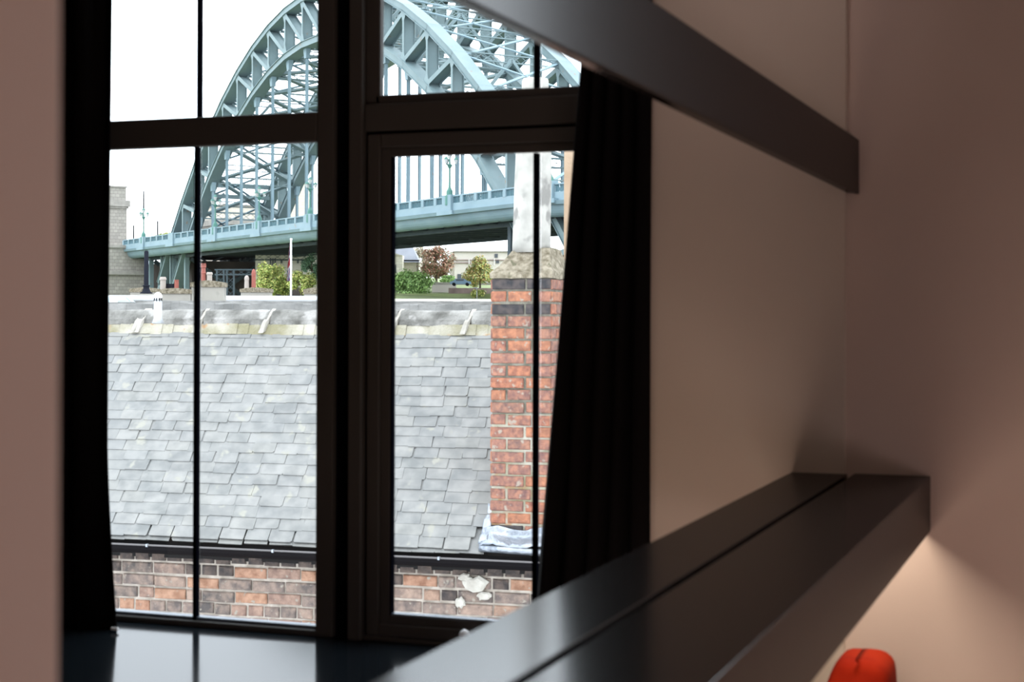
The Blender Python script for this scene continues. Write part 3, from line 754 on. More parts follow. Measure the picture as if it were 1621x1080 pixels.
roofslab('flashed_parapet', 30, 474, 44, 468, 60, 512, M['flash'], 'white flashed parapet roof in front of the small chimney stacks', .8)
roofslab('stone_parapet', 30, 478, 44, 473.5, 605, 900, M['render'], 'grey stone parapet below the trees across the river', .8)

def stack(x0, x1, ytop, ybot, d, name, label, cap=6):
    r = empty(name, P((x0+x1)/2, ybot, d)); tag(r, label, 'chimney', 'small rendered chimney stacks on the rooftops beyond')
    A = P(x0, ybot, d); B = P(x1, ybot, d); h = (ybot-ytop)/FPX*d; w = (B-A).length; t = (B-A).normalized(); nrm = V((-t.y, t.x, 0)); t = V((t.x, t.y, 0)).normalized()
    dp = w*.45; ch_ = cap/FPX*d
    box = lambda x0_, x1_, y0_, y1_, z0_, z1_: MB().hexa([A+t*x+nrm*y+V((0,0,z0_)) for x, y in ((x0_,y0_),(x1_,y0_),(x1_,y1_),(x0_,y1_))], [A+t*x+nrm*y+V((0,0,z1_)) for x, y in ((x0_,y0_),(x1_,y0_),(x1_,y1_),(x0_,y1_))])
    o = box(0, w, 0, dp, -.6, h-ch_).build('stack_body', M['render'], r); o.location = -V(r.location)
    e = w*.035
    K = 10; mb = MB()
    for i in range(K):
        xa, xb = -e+(w+2*e)*i/K, -e+(w+2*e)*(i+1)/K
        g = lambda x: h-ch_+ch_*(.55+.45*math.sin(math.pi*(x+e)/(w+2*e)))
        mb.poly([A+t*x+nrm*y+V((0,0,z)) for x, y, z in ((xa,-e,h-ch_-ch_*.3),(xb,-e,h-ch_-ch_*.3),(xb,dp+e,h-ch_-ch_*.3),(xa,dp+e,h-ch_-ch_*.3),(xa,-e,g(xa)),(xb,-e,g(xb)),(xb,dp+e,g(xb)),(xa,dp+e,g(xa)))],
                [(3,2,1,0),(4,5,6,7),(0,1,5,4),(2,3,7,6)]+([(3,0,4,7)] if i == 0 else [])+([(1,2,6,5)] if i == K-1 else []))
    o = mb.build('mortar_cap', M['cap'], r); o.location = -V(r.location)
    return r
def pot(px, ytop, ybot, wpx, d, m, label, kind='plain', lab_g='small chimney pots on the rooftops beyond'):
    c = P(px, ybot, d); s = d/FPX; R = wpx*s/2; H = (ybot-ytop)*s
    o = None
    if kind == 'crown':
        pr = [(R*1.15, 0), (R*1.1, H*.06), (R*.85, H*.10), (R*.8, H*.45), (R*.95, H*.50), (R*.8, H*.55), (R*.72, H*.75), (R*.95, H*.80), (R*.9, H*.88), (R*.5, H*.88), (R*.45, H*.7)]
        r = empty('chimney_pot', c); tag(r, label, 'chimney pot', lab_g)
        MB().lathe((0,0,0), pr, 14).build('pot_body', M[m], r)
        for k in range(7):
            t = 2*math.pi*k/7; x, y = math.cos(t)*R*.78, math.sin(t)*R*.78
            MB().hexa([(x-R*.16,y-R*.16,H*.86),(x+R*.16,y-R*.16,H*.86),(x+R*.16,y+R*.16,H*.86),(x-R*.16,y+R*.16,H*.86)],[(x-R*.1,y-R*.1,H),(x+R*.1,y-R*.1,H),(x+R*.1,y+R*.1,H),(x-R*.1,y+R*.1,H)]).build('crown_tooth', M[m], r)
        return r
    if kind == 'dome': pr = [(R*1.05, 0), (R, H*.08), (R*.9, H*.6), (R*1.0, H*.64), (R*.98, H*.8), (R*.7, H*.93), (R*.3, H*.99), (R*.02, H)]
    elif kind == 'square': pr = [(R*1.0, 0), (R*1.0, H*.72), (R*1.2, H*.76), (R*1.2, H*.86), (R*.95, H), (R*.6, H), (R*.55, H*.8)]
    else: pr = [(R, 0), (R*.95, H*.9), (R*1.05, H*.92), (R*1.05, H), (R*.7, H), (R*.7, H*.8)]
    o = MB().lathe((0,0,0), pr, 14).build('chimney_pot', M[m], None, smooth=False); o.location = c
    return tag(o, label, 'chimney pot', lab_g)
stack(206, 250, 455, 472, 47, 'chimney_stack', 'low pale stack behind the dark flared column')
stack(251, 302, 456, 490, 21, 'chimney_stack', 'wide pale stack directly behind the thin glazing bar', 7)
stack(303, 354, 444, 490, 21, 'chimney_stack', 'tallest rendered stack carrying the crowned red pot', 8)
stack(381, 428, 455, 474, 46, 'chimney_stack', 'rendered stack carrying two round-topped pots', 6)
stack(481, 520, 455, 478, 46, 'chimney_stack', 'pale stack beside the dark mullion, behind the flagpole', 8)
pot(322, 417, 448, 9, 21.15, 'potred', 'slender red chimney pot with a crown-cut rim', 'crown')
pot(331.5, 431, 447, 8.5, 21.15, 'potpale', 'short buff chimney pot next to the crowned red pot', 'square')
pot(258, 438.5, 459, 9, 21.15, 'potpale', 'buff square-topped pot beside the dark column', 'square')
pot(279.5, 443, 459, 7, 21.15, 'potred', 'plain red pot next to the thin glazing bar')
pot(390.5, 436, 457, 7.5, 46.3, 'potpale', 'pale round-topped chimney pot on the twin-pot stack', 'dome')
pot(401.5, 426, 457, 7, 46.3, 'potred', 'red round-topped chimney pot, taller of the pair', 'dome')
bx = MB(); q = P(262, 453, 21.2); bx.box((q.x, q.y, q.z-.06), (q.x+.11, q.y+.12, q.z+.03))
tag(bx.build('roof_hatch', M['dark_iron'], None), 'small dark box on the wide stack between two pots', 'hatch')
# white capped ventilator on the ridge
vr = empty('ridge_ventilator', P(250, 506, 10.75)); tag(vr, 'white round ventilator with slotted cap standing on the stone ridge', 'ventilator')
s_ = 10.75/FPX
MB().lathe((0,0,0), [(7.5*s_*1.3, -6*s_), (6.6*s_, 2*s_), (6.4*s_, 30*s_)], 16).build('round_column', M['potpale'], vr, smooth=True)
MB().lathe((0,0,0), [(6.9*s_, 34*s_), (6.9*s_, 37*s_), (5*s_, 41*s_), (2*s_, 43*s_), (.2*s_, 43.4*s_)], 16).build('vent_cap', M['white'], vr, smooth=True)
for k in range(8):
    t = 2*math.pi*k/8+.2; x, y = 6.0*s_*math.cos(t), 6.0*s_*math.sin(t)
    MB().tube((x, y, 29*s_), (x, y, 35*s_), .9*s_, n=6).build('cap_post', M['dark_iron'], vr)
for o in vr.children:
    if o.name.startswith('round_column'): o.data.materials[0] = M['flash']
# dark column with flared foot, standing in for a reflection in the glass
vp = empty('round_column', P(231.5, 465, 43)); tag(vp, 'dark flared column standing in for a glass reflection, before the bridge deck', 'pipe')
s_ = 43/FPX
MB().lathe((0,0,0), [(4.2*s_, 12*s_), (3.8*s_, 15*s_), (3.4*s_, 66*s_), (2.6*s_, 68*s_)], 14).build('column_shaft', M['dark_iron'], vp, smooth=True)
MB().lathe((0,0,0), [(10*s_, 0), (10*s_, 1.2*s_), (7*s_, 3*s_), (5*s_, 8*s_), (4.6*s_, 11*s_), (6*s_, 12*s_), (6*s_, 13*s_), (4*s_, 14*s_)], 16).build('flared_foot', M['dark_iron'], vp, smooth=True)
# verdigris hip on the far left
q0, q1, q2, q3 = P(120, 483, 16.5), P(215, 481, 16.5), P(203, 471.5, 20.5), P(120, 470, 20.5)
cr_ = MB().hexa([p-V((0,0,.5)) for p in (q0, q1, q2, q3)], [q0, q1, q2, q3])
r_ = empty('copper_hip_roof', P(170, 485, 26)); tag(r_, 'small pale blue-green copper roof hip by the curtain', 'roof')
o = cr_.build('copper_sheet', M['verdigris'], r_); o.location = -V(r_.location)
for u in (.25, .6, .98):
    o = MB().tube(q0.lerp(q1, u), q3.lerp(q2, u), .018, n=6).build('standing_seam', M['verdigris'], r_); o.location = -V(r_.location)

# flagpole with a hanging flag
fp = empty('flagpole', P(460.5, 476, 40)); tag(fp, 'white flagpole with a limp red, white and blue flag', 'flagpole')
s_ = 40/FPX
MB().tube((0,0,-.3), (0,0,96*s_), 1.7*s_, 1.3*s_, 10).build('pole', M['white'], fp, smooth=True)
MB().lathe((0,0,0), [(.2*s_, 95.5*s_), (2*s_, 96.5*s_), (2*s_, 98*s_), (.2*s_, 99*s_)], 10).build('finial', M['white'], fp)
def flag():
    m = bpy.data.materials.new('flag_cloth'); m.use_nodes = True; nt = m.node_tree; b = nt.nodes['Principled BSDF']; b.inputs['Roughness'].default_value = .9
    vc = nt.nodes.new('ShaderNodeUVMap'); sp = nt.nodes.new('ShaderNodeSeparateXYZ'); nt.links.new(vc.outputs[0], sp.inputs[0])
    def mth(op, a, b_=None, v=None):
        n = nt.nodes.new('ShaderNodeMath'); n.operation = op
        nt.links.new(a, n.inputs[0])
        if b_ is not None: nt.links.new(b_, n.inputs[1])
        if v is not None: n.inputs[1].default_value = v
        return n.outputs[0]
    u, v = sp.outputs['X'], sp.outputs['Y']
    du = mth('ABSOLUTE', mth('SUBTRACT', u, v=.5)); dv = mth('ABSOLUTE', mth('SUBTRACT', v, v=.5))
    dd = mth('ABSOLUTE', mth('SUBTRACT', du, dv))
    cross = lambda w1_, w2_: mth('MAXIMUM', mth('LESS_THAN', du, v=w1_), mth('LESS_THAN', dv, v=w2_))
    def mix(f, A, B):
        n = nt.nodes.new('ShaderNodeMix'); n.data_type = 'RGBA'; nt.links.new(f, n.inputs['Factor'])
        if isinstance(A, tuple): n.inputs['A'].default_value = A
        else: nt.links.new(A, n.inputs['A'])
        n.inputs['B'].default_value = B; return n.outputs['Result']
    blue, white, red = (.012, .02, .11, 1), (.4, .4, .4, 1), (.28, .02, .03, 1)
    c = mix(mth('LESS_THAN', dd, v=.10), blue, white); c = mix(mth('LESS_THAN', dd, v=.04), c, red)
    c = mix(cross(.13, .17), c, white); c = mix(cross(.07, .10), c, red)
    nt.links.new(c, b.inputs['Base Color']); return m
NXf, NZf = 24, 30; pts = []; uv = []
for j in range(NZf+1):
    v = j/NZf
    for i in range(NXf+1):
        u = i/NXf
        fold = math.sin(u*math.pi*5)
        x = -(1.8 + 4.5*u*(.35+.65*v**.8) + .8*fold*v)*s_
        y = (2.4*math.cos(u*math.pi*5))*s_*(.4+v)
        z = (93 - 62*v*(1-.10*u) - 14*u*(1-v*.6))*s_
        pts.append((x, y, z)); uv.append((u, 1-v))
mb = MB().poly(pts, [(j*(NXf+1)+i, j*(NXf+1)+i+1, (j+1)*(NXf+1)+i+1, (j+1)*(NXf+1)+i) for j in range(NZf) for i in range(NXf)])
fo = mb.build('flag', flag(), fp, smooth=True)
ul = fo.data.uv_layers.new(name='uv')
for lp in fo.data.loops: ul.data[lp.index].uv = uv[lp.vertex_index]
fo.rotation_euler = (0, 0, .35)

# ------------------------------------------------------------------ the bridge
bu = V((0.76706492, -0.64156949, 0)); bn = V((0.64156949, 0.76706492, 0)); bm0 = V((-143.75713973, 278.00862362, 0))
def B(s, w, z): return bm0 + bu*s + bn*w + V((0, 0, z))
zu = lambda s: 63.4 - .00604*(s+3.5)**2
zl = lambda s: 54.2 - .0065*(s+3.5)**2
def deckz(s): return 0 if s < 80 else -.0012*(s-80)**2
BR = tag(empty('arch_bridge', B(-3.5, 14, -8)), 'huge blue-green steel arch bridge with latticed ribs carrying a road deck', 'bridge')
def br(mb, name, m='steel', parent=None, kind=None):
    o = mb.build(name, M[m], parent or BR)
    if parent is None: o.location = -V(BR.location)
    if kind: o['kind'] = kind
    return o
nodes = [-99+9*i for i in range(23)]
RW = 2.2
for (wr, first) in ((5.1, True), (25.6, False)):
    rib = empty('arch_rib', -V(BR.location), BR)
    for (nm, zf, th) in (('upper_chord', zu, 1.35), ('lower_chord', zl, 1.35)):
        mb = MB(); fl_ = MB()
        sn = nodes if nm == 'upper_chord' else [s for s in nodes if zl(s) > -12]
        for i in range(len(sn)-1):
            A, C_ = B(sn[i], wr, zf(sn[i])), B(sn[i+1], wr, zf(sn[i+1]))
            e = (C_-A).normalized()*.15
            mb.bar(A-e, C_+e, RW, th-.24, bn)
            up = bn.cross(e.normalized()); 
            for sg in (-1, 1): mb.bar(A-e+up*(sg*(th/2-.06)), C_+e+up*(sg*(th/2-.06)), RW+.45, .12, bn)
        br(mb, nm, 'steel', rib)
    for s in nodes:
        a, c_ = zu(s), zl(s)
        if c_ < -12: continue
        mb = MB(); A, C_ = B(s, wr, a-.6), B(s, wr, c_+.6)
        mb.bar(A, C_, RW-.15, .18, bn); 
        for sg in (-1, 1): mb.bar(A+bn*(sg*(RW/2-.06)), C_+bn*(sg*(RW/2-.06)), .10, .62, bn)
        # gussets
        for sg in (-1, 1):
            g0 = bn*(sg*(RW/2-.03))
            for (zz, dz) in ((a-.5, -1.7), (c_+.5, 1.7)):
                sl = (zu(s+1)-zu(s-1))/2 if dz < 0 else (zl(s+1)-zl(s-1))/2
                p = [B(s-1.1, wr, zz-1.1*sl), B(s+1.1, wr, zz+1.1*sl), B(s+.35, wr, zz+dz), B(s-.35, wr, zz+dz)]
                mb.poly([q+g0-bn*.03 for q in p]+[q+g0+bn*.03 for q in p], [(0,1,2,3),(7,6,5,4),(0,4,5,1),(1,5,6,2),(2,6,7,3),(3,7,4,0)])
        br(mb, 'vertical_strut', 'steel', rib)
    for s in nodes[:-1]:
        s2 = s+9
        if s < -3.5: A, C_ = B(s, wr, zu(s)-.7), B(s2, wr, zl(s2)+.7)
        else: A, C_ = B(s2, wr, zu(s2)-.7), B(s, wr, zl(s)+.7)
        if min(A.z, C_.z) < -12: continue
        mb = MB().bar(A, C_, RW-.15, .18, bn)
        for sg in (-1, 1): mb.bar(A+bn*(sg*(RW/2-.06)), C_+bn*(sg*(RW/2-.06)), .10, .85, bn)
        br(mb, 'diagonal_strut', 'steel', rib)
    for s in nodes:
        if zl(s) > 21:
            mb = MB()
            p0, p1 = B(s, wr, zl(s)-.5), B(s, wr, 17)
            mb.bar(p0, p1, .55, .16, bu)
            mb.bar(p0-bu*.25, p1-bu*.25, .08, .5, bu); mb.bar(p0+bu*.25, p1+bu*.25, .08, .5, bu)
            mb.hexa([B(s-.5, wr-.4, zl(s)-2.6), B(s+.5, wr-.4, zl(s)-2.6), B(s+.5, wr+.4, zl(s)-2.6), B(s-.5, wr+.4, zl(s)-2.6)],
                    [B(s-.8, wr-.5, zl(s)-.6), B(s+.8, wr-.5, zl(s)-.6), B(s+.8, wr+.5, zl(s)-.6), B(s-.8, wr+.5, zl(s)-.6)])
            br(mb, 'hanger', 'steel_pale')
# cross bracing between the ribs
W0, W1 = 5.1+1.1, 25.6-1.1
def lattice(A, B_, depth, ch=.24, up=V((0, 0, 1)), seg=None):
    A = V(A); B_ = V(B_); t = (B_-A).normalized(); up = (up-t*up.dot(t)).normalized(); sd = t.cross(up)
    L = (B_-A).length; n = seg or max(4, int(L/(depth*1.5))); mb = MB()
    for sg in (-1, 1): mb.bar(A+up*(sg*depth/2), B_+up*(sg*depth/2), ch*1.6, ch, sd)
    for i in range(n):
        p, q = A+t*(L*i/n), A+t*(L*(i+1)/n); sg = 1 if i % 2 else -1
        mb.bar(p+up*(sg*depth/2), q-up*(sg*depth/2), .09, .09, sd)
        mb.bar(p-up*(sg*depth/2), q+up*(sg*depth/2), .09, .09, sd)
    return mb
for i, s in enumerate(nodes):
    if zu(s) > 8: br(lattice(B(s, W0, zu(s)), B(s, W1, zu(s)), 1.2, .2), 'cross_strut')
    if zl(s) > 20: br(lattice(B(s, W0, zl(s)), B(s, W1, zl(s)), 1.5, .3), 'cross_strut')
    if i < len(nodes)-1:
        s2 = nodes[i+1]; wm = (W0+W1)/2
        if min(zu(s), zu(s2)) > 8:
            for (wa, wb) in ((W0, W1), (W1, W0)):
                br(MB().bar(B(s, wa, zu(s)), B(s2, wb, zu(s2)), .45, .22, bn), 'cross_brace', 'steel_pale')  # pale colour puts the near-white lit tops into the braces
        if min(zl(s), zl(s2)) > 21:
            mb = MB()
            for (wa, wb) in ((W0, W1), (W1, W0)): mb.bar(B(s, wa, zl(s)), B(s2, wb, zl(s2)), .8, .5, bn)
            br(mb, 'cross_brace')
# sway frames between upper and lower chords
for s in nodes[1:-1:2]:
    if zl(s) > 24:
        wm = (W0+W1)/2
        for wa in (W0, W1):
            br(MB().bar(B(s, wa, zl(s)), B(s, wm, zu(s)), .5, .5, bu), 'sway_brace')
# portal frames where the ribs pass the deck
for sp_, s3 in ((-78, -70), (71, 63)):
    br(lattice(B(sp_, W0, 30), B(sp_, W1, 30), 2.6, .9), 'portal_beam')
    for (wa, wb) in ((W0, (W0+W1)/2-2), (W1, (W0+W1)/2+2)):
        br(MB().bar(B(sp_, wa, 24.5), B(sp_, wb, 29.2), .8, .9, bu), 'portal_knee')
# deck
S0, S1 = -115, 140
DW0, DW1 = -.4, 31.2
def segs(a, b, n): return [(a+(b-a)*i/n, a+(b-a)*(i+1)/n) for i in range(n)]
def strip(prof, s0, s1, n=30):
    mb = MB(); k = len(prof); pts = []
    for i in range(n+1):
        s = s0+(s1-s0)*i/n; pts += [B(s, w, z+deckz(s)) for w, z in prof]
    fs = [(i*k+j, i*k+(j+1) % k, (i+1)*k+(j+1) % k, (i+1)*k+j) for i in range(n) for j in range(k)]
    fs += [tuple(range(k))[::-1], tuple(range(n*k, n*k+k))]
    return mb.poly(pts, fs)
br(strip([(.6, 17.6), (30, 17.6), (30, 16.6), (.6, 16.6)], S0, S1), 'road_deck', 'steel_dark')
for (w0, sg) in ((0, 1), (30.8, -1)):
    q = lambda w: w0+sg*w
    pr = [(q(0), 18.25), (q(.6), 18.25), (q(.6), 17.0), (q(0), 17.0)]
    br(strip(pr if sg > 0 else pr[::-1], S0, S1), 'fascia_beam', 'steel_pale')
    pr = [(q(-.55), 17.0), (q(.8), 17.0), (q(.8), 16.45), (q(-.3), 16.45)]
    br(strip(pr if sg > 0 else pr[::-1], S0, S1), 'fascia_ledge', 'steel_pale')
    arc = [(q(.42+1.6*(1-math.cos(t))), 16.5-1.75*math.sin(t)) for t in [math.pi/2*i/6 for i in range(7)]]
    pr = arc+[(q(2.1), 16.5)]
    br(strip(pr if sg > 0 else pr[::-1], S0, S1), 'rounded_cornice', 'steel_pale')
    pr = [(q(.02), 19.5), (q(.5), 19.5), (q(.5), 19.28), (q(.02), 19.28)]
    br(strip(pr if sg > 0 else pr[::-1], S0, S1), 'parapet_rail', 'steel_pale')
    post = MB().box((-.42, -.3, 18.2), (.42, .3, 19.35)); pm = post.mesh('parapet_post'); pm.materials.append(M['steel_pale'])
    RB3 = Matrix((bu, bn, V((0,0,1)))).transposed().to_4x4()
    bal = MB(); s = S0; i = 0
    while s < 115:
        if s < 112:
            c = B(s, w0+sg*.25, deckz(s)); o = put('parapet_post', pm, BR); o.matrix_local = Matrix.Translation(c-V(BR.location)) @ RB3
        for j in range(1, 9):
            p = B(s+.5*j, w0+sg*.25, 18.2+deckz(s)); bal.bar(p, p+V((0,0,1.15)), .27, .12, bu)
        s += 4.5; i += 1
    br(bal, 'baluster_row', 'steel_mid', kind='stuff')
    for sp2 in ((-98.9, -76.5, -48, -22, 4.2, 60.5, 91.2) if w0 == 0 else ()):
        for (hw_, z0_, z1_, dd_) in ((2.6, 16.4, 17.05, .75), (1.5, 17.05, 19.62, .35)):
            br(MB().hexa([B(sp2-hw_, -dd_, z0_), B(sp2+hw_, -dd_, z0_), B(sp2+hw_, .7, z0_), B(sp2-hw_, .7, z0_)], [B(sp2-hw_, -dd_, z1_), B(sp2+hw_, -dd_, z1_), B(sp2+hw_, .7, z1_), B(sp2-hw_, .7, z1_)]), 'parapet_pedestal', 'steel_pale')
# girders and cross beams under the deck
for w in (5, 11, 16, 21, 26):
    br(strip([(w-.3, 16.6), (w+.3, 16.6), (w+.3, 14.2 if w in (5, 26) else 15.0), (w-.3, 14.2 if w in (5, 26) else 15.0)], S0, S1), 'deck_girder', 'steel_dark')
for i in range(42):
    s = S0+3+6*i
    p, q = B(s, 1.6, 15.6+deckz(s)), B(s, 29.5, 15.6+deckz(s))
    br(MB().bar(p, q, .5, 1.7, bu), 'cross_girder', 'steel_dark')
# spandrel columns and bracing below the deck at the left-hand springing
for s in (-81, -90, -99, -108):
    for w in (5.1, 25.6):
        br(MB().bar(B(s, w, 15), B(s, w, -6), 1.0, 1.0, bu), 'spandrel_column', 'steel')
for s in (72, 81, 90, 99, 108):
    for w in (5.1, 25.6): br(MB().bar(B(s, w, 15), B(s, w, -6), 1.0, 1.0, bu), 'spandrel_column', 'steel_dark')
for s in nodes:
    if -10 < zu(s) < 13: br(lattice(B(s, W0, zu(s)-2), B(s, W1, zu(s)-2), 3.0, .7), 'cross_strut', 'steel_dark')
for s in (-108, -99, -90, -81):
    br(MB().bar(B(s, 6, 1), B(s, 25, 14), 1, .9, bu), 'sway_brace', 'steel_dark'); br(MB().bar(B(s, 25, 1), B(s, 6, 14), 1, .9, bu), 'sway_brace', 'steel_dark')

# bridge lamps
def lamp_proto(loc, label, mast=False):
    r = empty('bridge_lamp', loc); tag(r, label, 'street lamp', 'lamps standing on the bridge parapet')
    MB().lathe((0,0,0), [(.55,-1.2),(.55,.1),(.42,.2),(.38,.8),(.22,1.1),(.16,1.3)], 10).build('base', M['lamp_green'], r)
    MB().lathe((0,0,0), [(.13,1.3),(.11,3.9),(.2,4.0),(.3,4.4),(.12,4.6),(.09,5.2)], 10).build('pole', M['lamp_green'], r)
    for k in range(3):
        t = k*math.pi*2/3+.6 if k else None
        pts = [(.75*math.cos(a_), .75*math.sin(a_)) for a_ in (.3, 2.4, 4.5)]
        x, y = pts[k]
        MB().bar((0,0,4.1), (x,y,4.5), .09, .09, (0,0,1)).build('lamp_arm', M['lamp_green'], r)
        l = MB().lathe((x,y,4.5), [(.10,0),(.26,.55),(.24,.6)], 8).build('lantern', M['lamp_glass'], r)
        MB().lathe((x,y,4.5), [(.30,.6),(.18,.85),(.05,.95),(.03,1.1)], 8).build('lantern_cap', M['lamp_green'], l)
    l = MB().lathe((0,0,5.2), [(.12,0),(.32,.65),(.3,.7)], 8).build('lantern', M['lamp_glass'], r)
    MB().lathe((0,0,5.2), [(.36,.7),(.2,1.0),(.06,1.1),(.03,1.35)], 8).build('lantern_cap', M['lamp_green'], l)
    if mast: MB().tube((0,0,6.3), (0,0,10), .15, .1, 8).build('mast', M['dark_iron'], r)
    return r
lp = [(-98.9, 'bridge lamp with tall mast near the stone tower', True), (-48.0, 'bridge lamp in front of the leftmost pale stonework', False), (-22.0, 'bridge lamp standing before the dark cross bracing', False),
      (4.2, 'bridge lamp beside the dark mullion, above the flagpole', False), (60.5, 'bridge lamp above the autumn trees', False), (91.2, 'bridge lamp just to the right of the tall chimney pot', False)]
for s, lab, mst in lp:
    c = B(s, .25, 19.4+deckz(s)); lamp_proto(c, lab, mst).scale = (1.35, 1.35, 1.15)
for (px, y0, y1, d) in ((211.5, 357, 376, 430), (249.5, 350, 372, 425)):
    q = P(px, y1+8, d); o = MB().tube((0,0,0), (0,0,(y1-y0+8)*d/FPX), .22, .18, 8).build('tramway_post', M['dark_iron'], None); o.location = q
    tag(o, 'dark slim post beyond the deck, ' + ('next to the stone tower' if px < 230 else 'between tall lamp and arch'), 'post')
# the distant tall twin-armed light mast
tm = empty('light_mast', P(240.5, 372, 450)); tag(tm, 'faint tall lighting mast beside the lamp with the mast', 'light mast')
MB().tube((0,0,-3), (0,0,8), .11, .08, 6).build('mast_pole', M['steel_pale'], tm); MB().bar((-.7,0,8), (.7,0,8), .15, .15, (0,0,1)).build('mast_arm', M['steel_pale'], tm)
# a walker on the bridge
def walker(c, col, label, pose):
    sk = [(0,0,.92,.13),(0,0,1.2,.15),(0,0,1.42,.13),(0,0,1.52,.06),(0,.02,1.66,.10),(0,.02,1.74,.07),
          (-.09,0,.86,.09),(-.10,.12,.48,.06),(-.10,.16,.06,.045),(-.10,.04,.03,.04),(.09,0,.86,.09),(.10,-.10,.48,.06),(.10,-.2,.08,.045),(.10,-.32,.03,.04),
          (-.19,0,1.38,.06),(-.24,.10,1.1,.045),(-.24,-.04,.88,.035),(.19,0,1.38,.06),(.24,-.10,1.1,.045),(.24,-.2,.88,.035)]
    ed = [(0,1),(1,2),(2,3),(3,4),(4,5),(0,6),(6,7),(7,8),(8,9),(0,10),(10,11),(11,12),(12,13),(2,14),(14,15),(15,16),(2,17),(17,18),(18,19)]
    me = bpy.data.meshes.new('person'); me.from_pydata([p[:3] for p in sk], ed, []); me.update()
    o = bpy.data.objects.new('person', me); COL.objects.link(o); o.location = c
    o.rotation_euler = (0, 0, pose)
    m = o.modifiers.new('k', 'SKIN'); sv = me.skin_vertices[0].data if me.skin_vertices else None
    if sv is None:
        me.attributes; bpy.context.view_layer.objects.active = o
    if me.skin_vertices:
        for i, p in enumerate(sk): me.skin_vertices[0].data[i].radius = (p[3], p[3])
        me.skin_vertices[0].data[0].use_root = True
    o.modifiers.new('u', 'SUBSURF').levels = 1
    me.materials.append(M[col]); tag(o, label, 'person')
walker(B(41.5, 2.2, 17.6+.55), 'dark_iron', 'person in dark clothes walking along the bridge footway', math.atan2(bu.y, bu.x)+math.pi/2)

# ------------------------------------------------------------------ towers
def tower(name, s0, s1, w0, w1, ztop, m, label, group, low=None):
    r = empty(name, B((s0+s1)/2, (w0+w1)/2, -9)); tag(r, label, 'tower', group)
    def bxs(nm, a, b, c, d, z0, z1, mm):
        o = MB().hexa([B(a,c,z0),B(b,c,z0),B(b,d,z0),B(a,d,z0)], [B(a,c,z1),B(b,c,z1),B(b,d,z1),B(a,d,z1)]).build(nm, M[mm], r); o.location = -V(r.location); return o
    bxs('shaft', s0, s1, w0, w1, -9, ztop-5, m)
    bxs('cornice', s0-.7, s1+.7, w0-.7, w1+.7, ztop-5, ztop-3.4, 'stone_trim')
    bxs('string_course', s0-.35, s1+.35, w0-.35, w1+.35, ztop-5.5, ztop-5, 'stone_trim')
    bxs('attic', s0+.2, s1-.2, w0+.2, w1-.2, ztop-3.4, ztop, m)
    bxs('coping', s0-.1, s1+.1, w0-.1, w1+.1, ztop, ztop+.4, 'stone_trim')
    bxs('slit_window', s0+(s1-s0)*.40, s0+(s1-s0)*.47, w0-.05, w0+.3, ztop-11.5, ztop-7.6, 'far_dark')
    if low:
        a, b, c, d, zt2 = low
        bxs('plinth_shaft', a, b, c, d, -9, zt2, m)
        bxs('plinth_coping', a-.4, b+.4, c-.4, d+.4, zt2, zt2+.7, 'stone_trim')
        bxs('plinth_band', a-.4, b+.9, c-.6, d+1.2, 10.6, 11.6, 'stone_trim')
    return r
tower('stone_tower', -152, -130, -6, 5.5, 34.0, 'stone', 'grey granite bridge tower at the deck end beside the curtain', 'granite bridge towers', (-156, -113, -6.5, 5.6, 17.4))
tower('stone_tower', -141, -118, 27.5, 42, 29.5, 'stone_pale', 'pale granite tower seen through the hangers under the arch', 'granite bridge towers')
tw = empty('slender_tower', P(466, 440, 480)); tag(tw, 'slender pale stone tower behind the far rib', 'tower')
s_ = 480/FPX
for nm, x0, x1, z0, z1, mm in (('shaft', -15, 15, -10, 134, 'stone_pale'), ('belfry', -13, 13, 134, 150, 'stone_pale'), ('coping', -15, 15, 150, 153, 'stone_trim')):
    MB().box((x0*s_, 0, z0*s_), (x1*s_, 5, z1*s_)).build(nm, M[mm], tw)

# ------------------------------------------------------------------ ground, river, hillside
tag(MB().box((-700, 6, -9.2), (500, 120, -9)).build('street_ground', M['ground'], None), kind='structure')
tag(MB().box((-900, 120, -11), (700, 255, -10.2)).build('river_water', M['water'], None), kind='structure')
hm = MB(); pts = []; fs = []
NXh, NYh = 40, 14
prof_h = [(240, -11), (252, -6), (262, 1.0), (275, 2.6), (300, 4.2), (330, 6.0), (360, 7.5), (400, 9), (460, 11), (540, 13), (700, 16), (900, 18), (1100, 20), (1400, 22)]
for j, (d, z) in enumerate(prof_h):
    for i in range(NXh+1):
        px = -900+ (3400)*i/NXh
        q = ray(px, 504); q = q*(d); pts.append((q.x, q.y, (z if px > 560 else min(z, -2) if px < 470 else min(z, -2+ (px-470)/90*8))+.5*math.sin(i*1.3+j)))
for j in range(len(prof_h)-1):
    for i in range(NXh):
        a_ = j*(NXh+1)+i; fs.append((a_, a_+1, a_+NXh+2, a_+NXh+1))
tag(hm.poly(pts, fs).build('hillside_land', M['grass'], None, smooth=True), kind='structure')

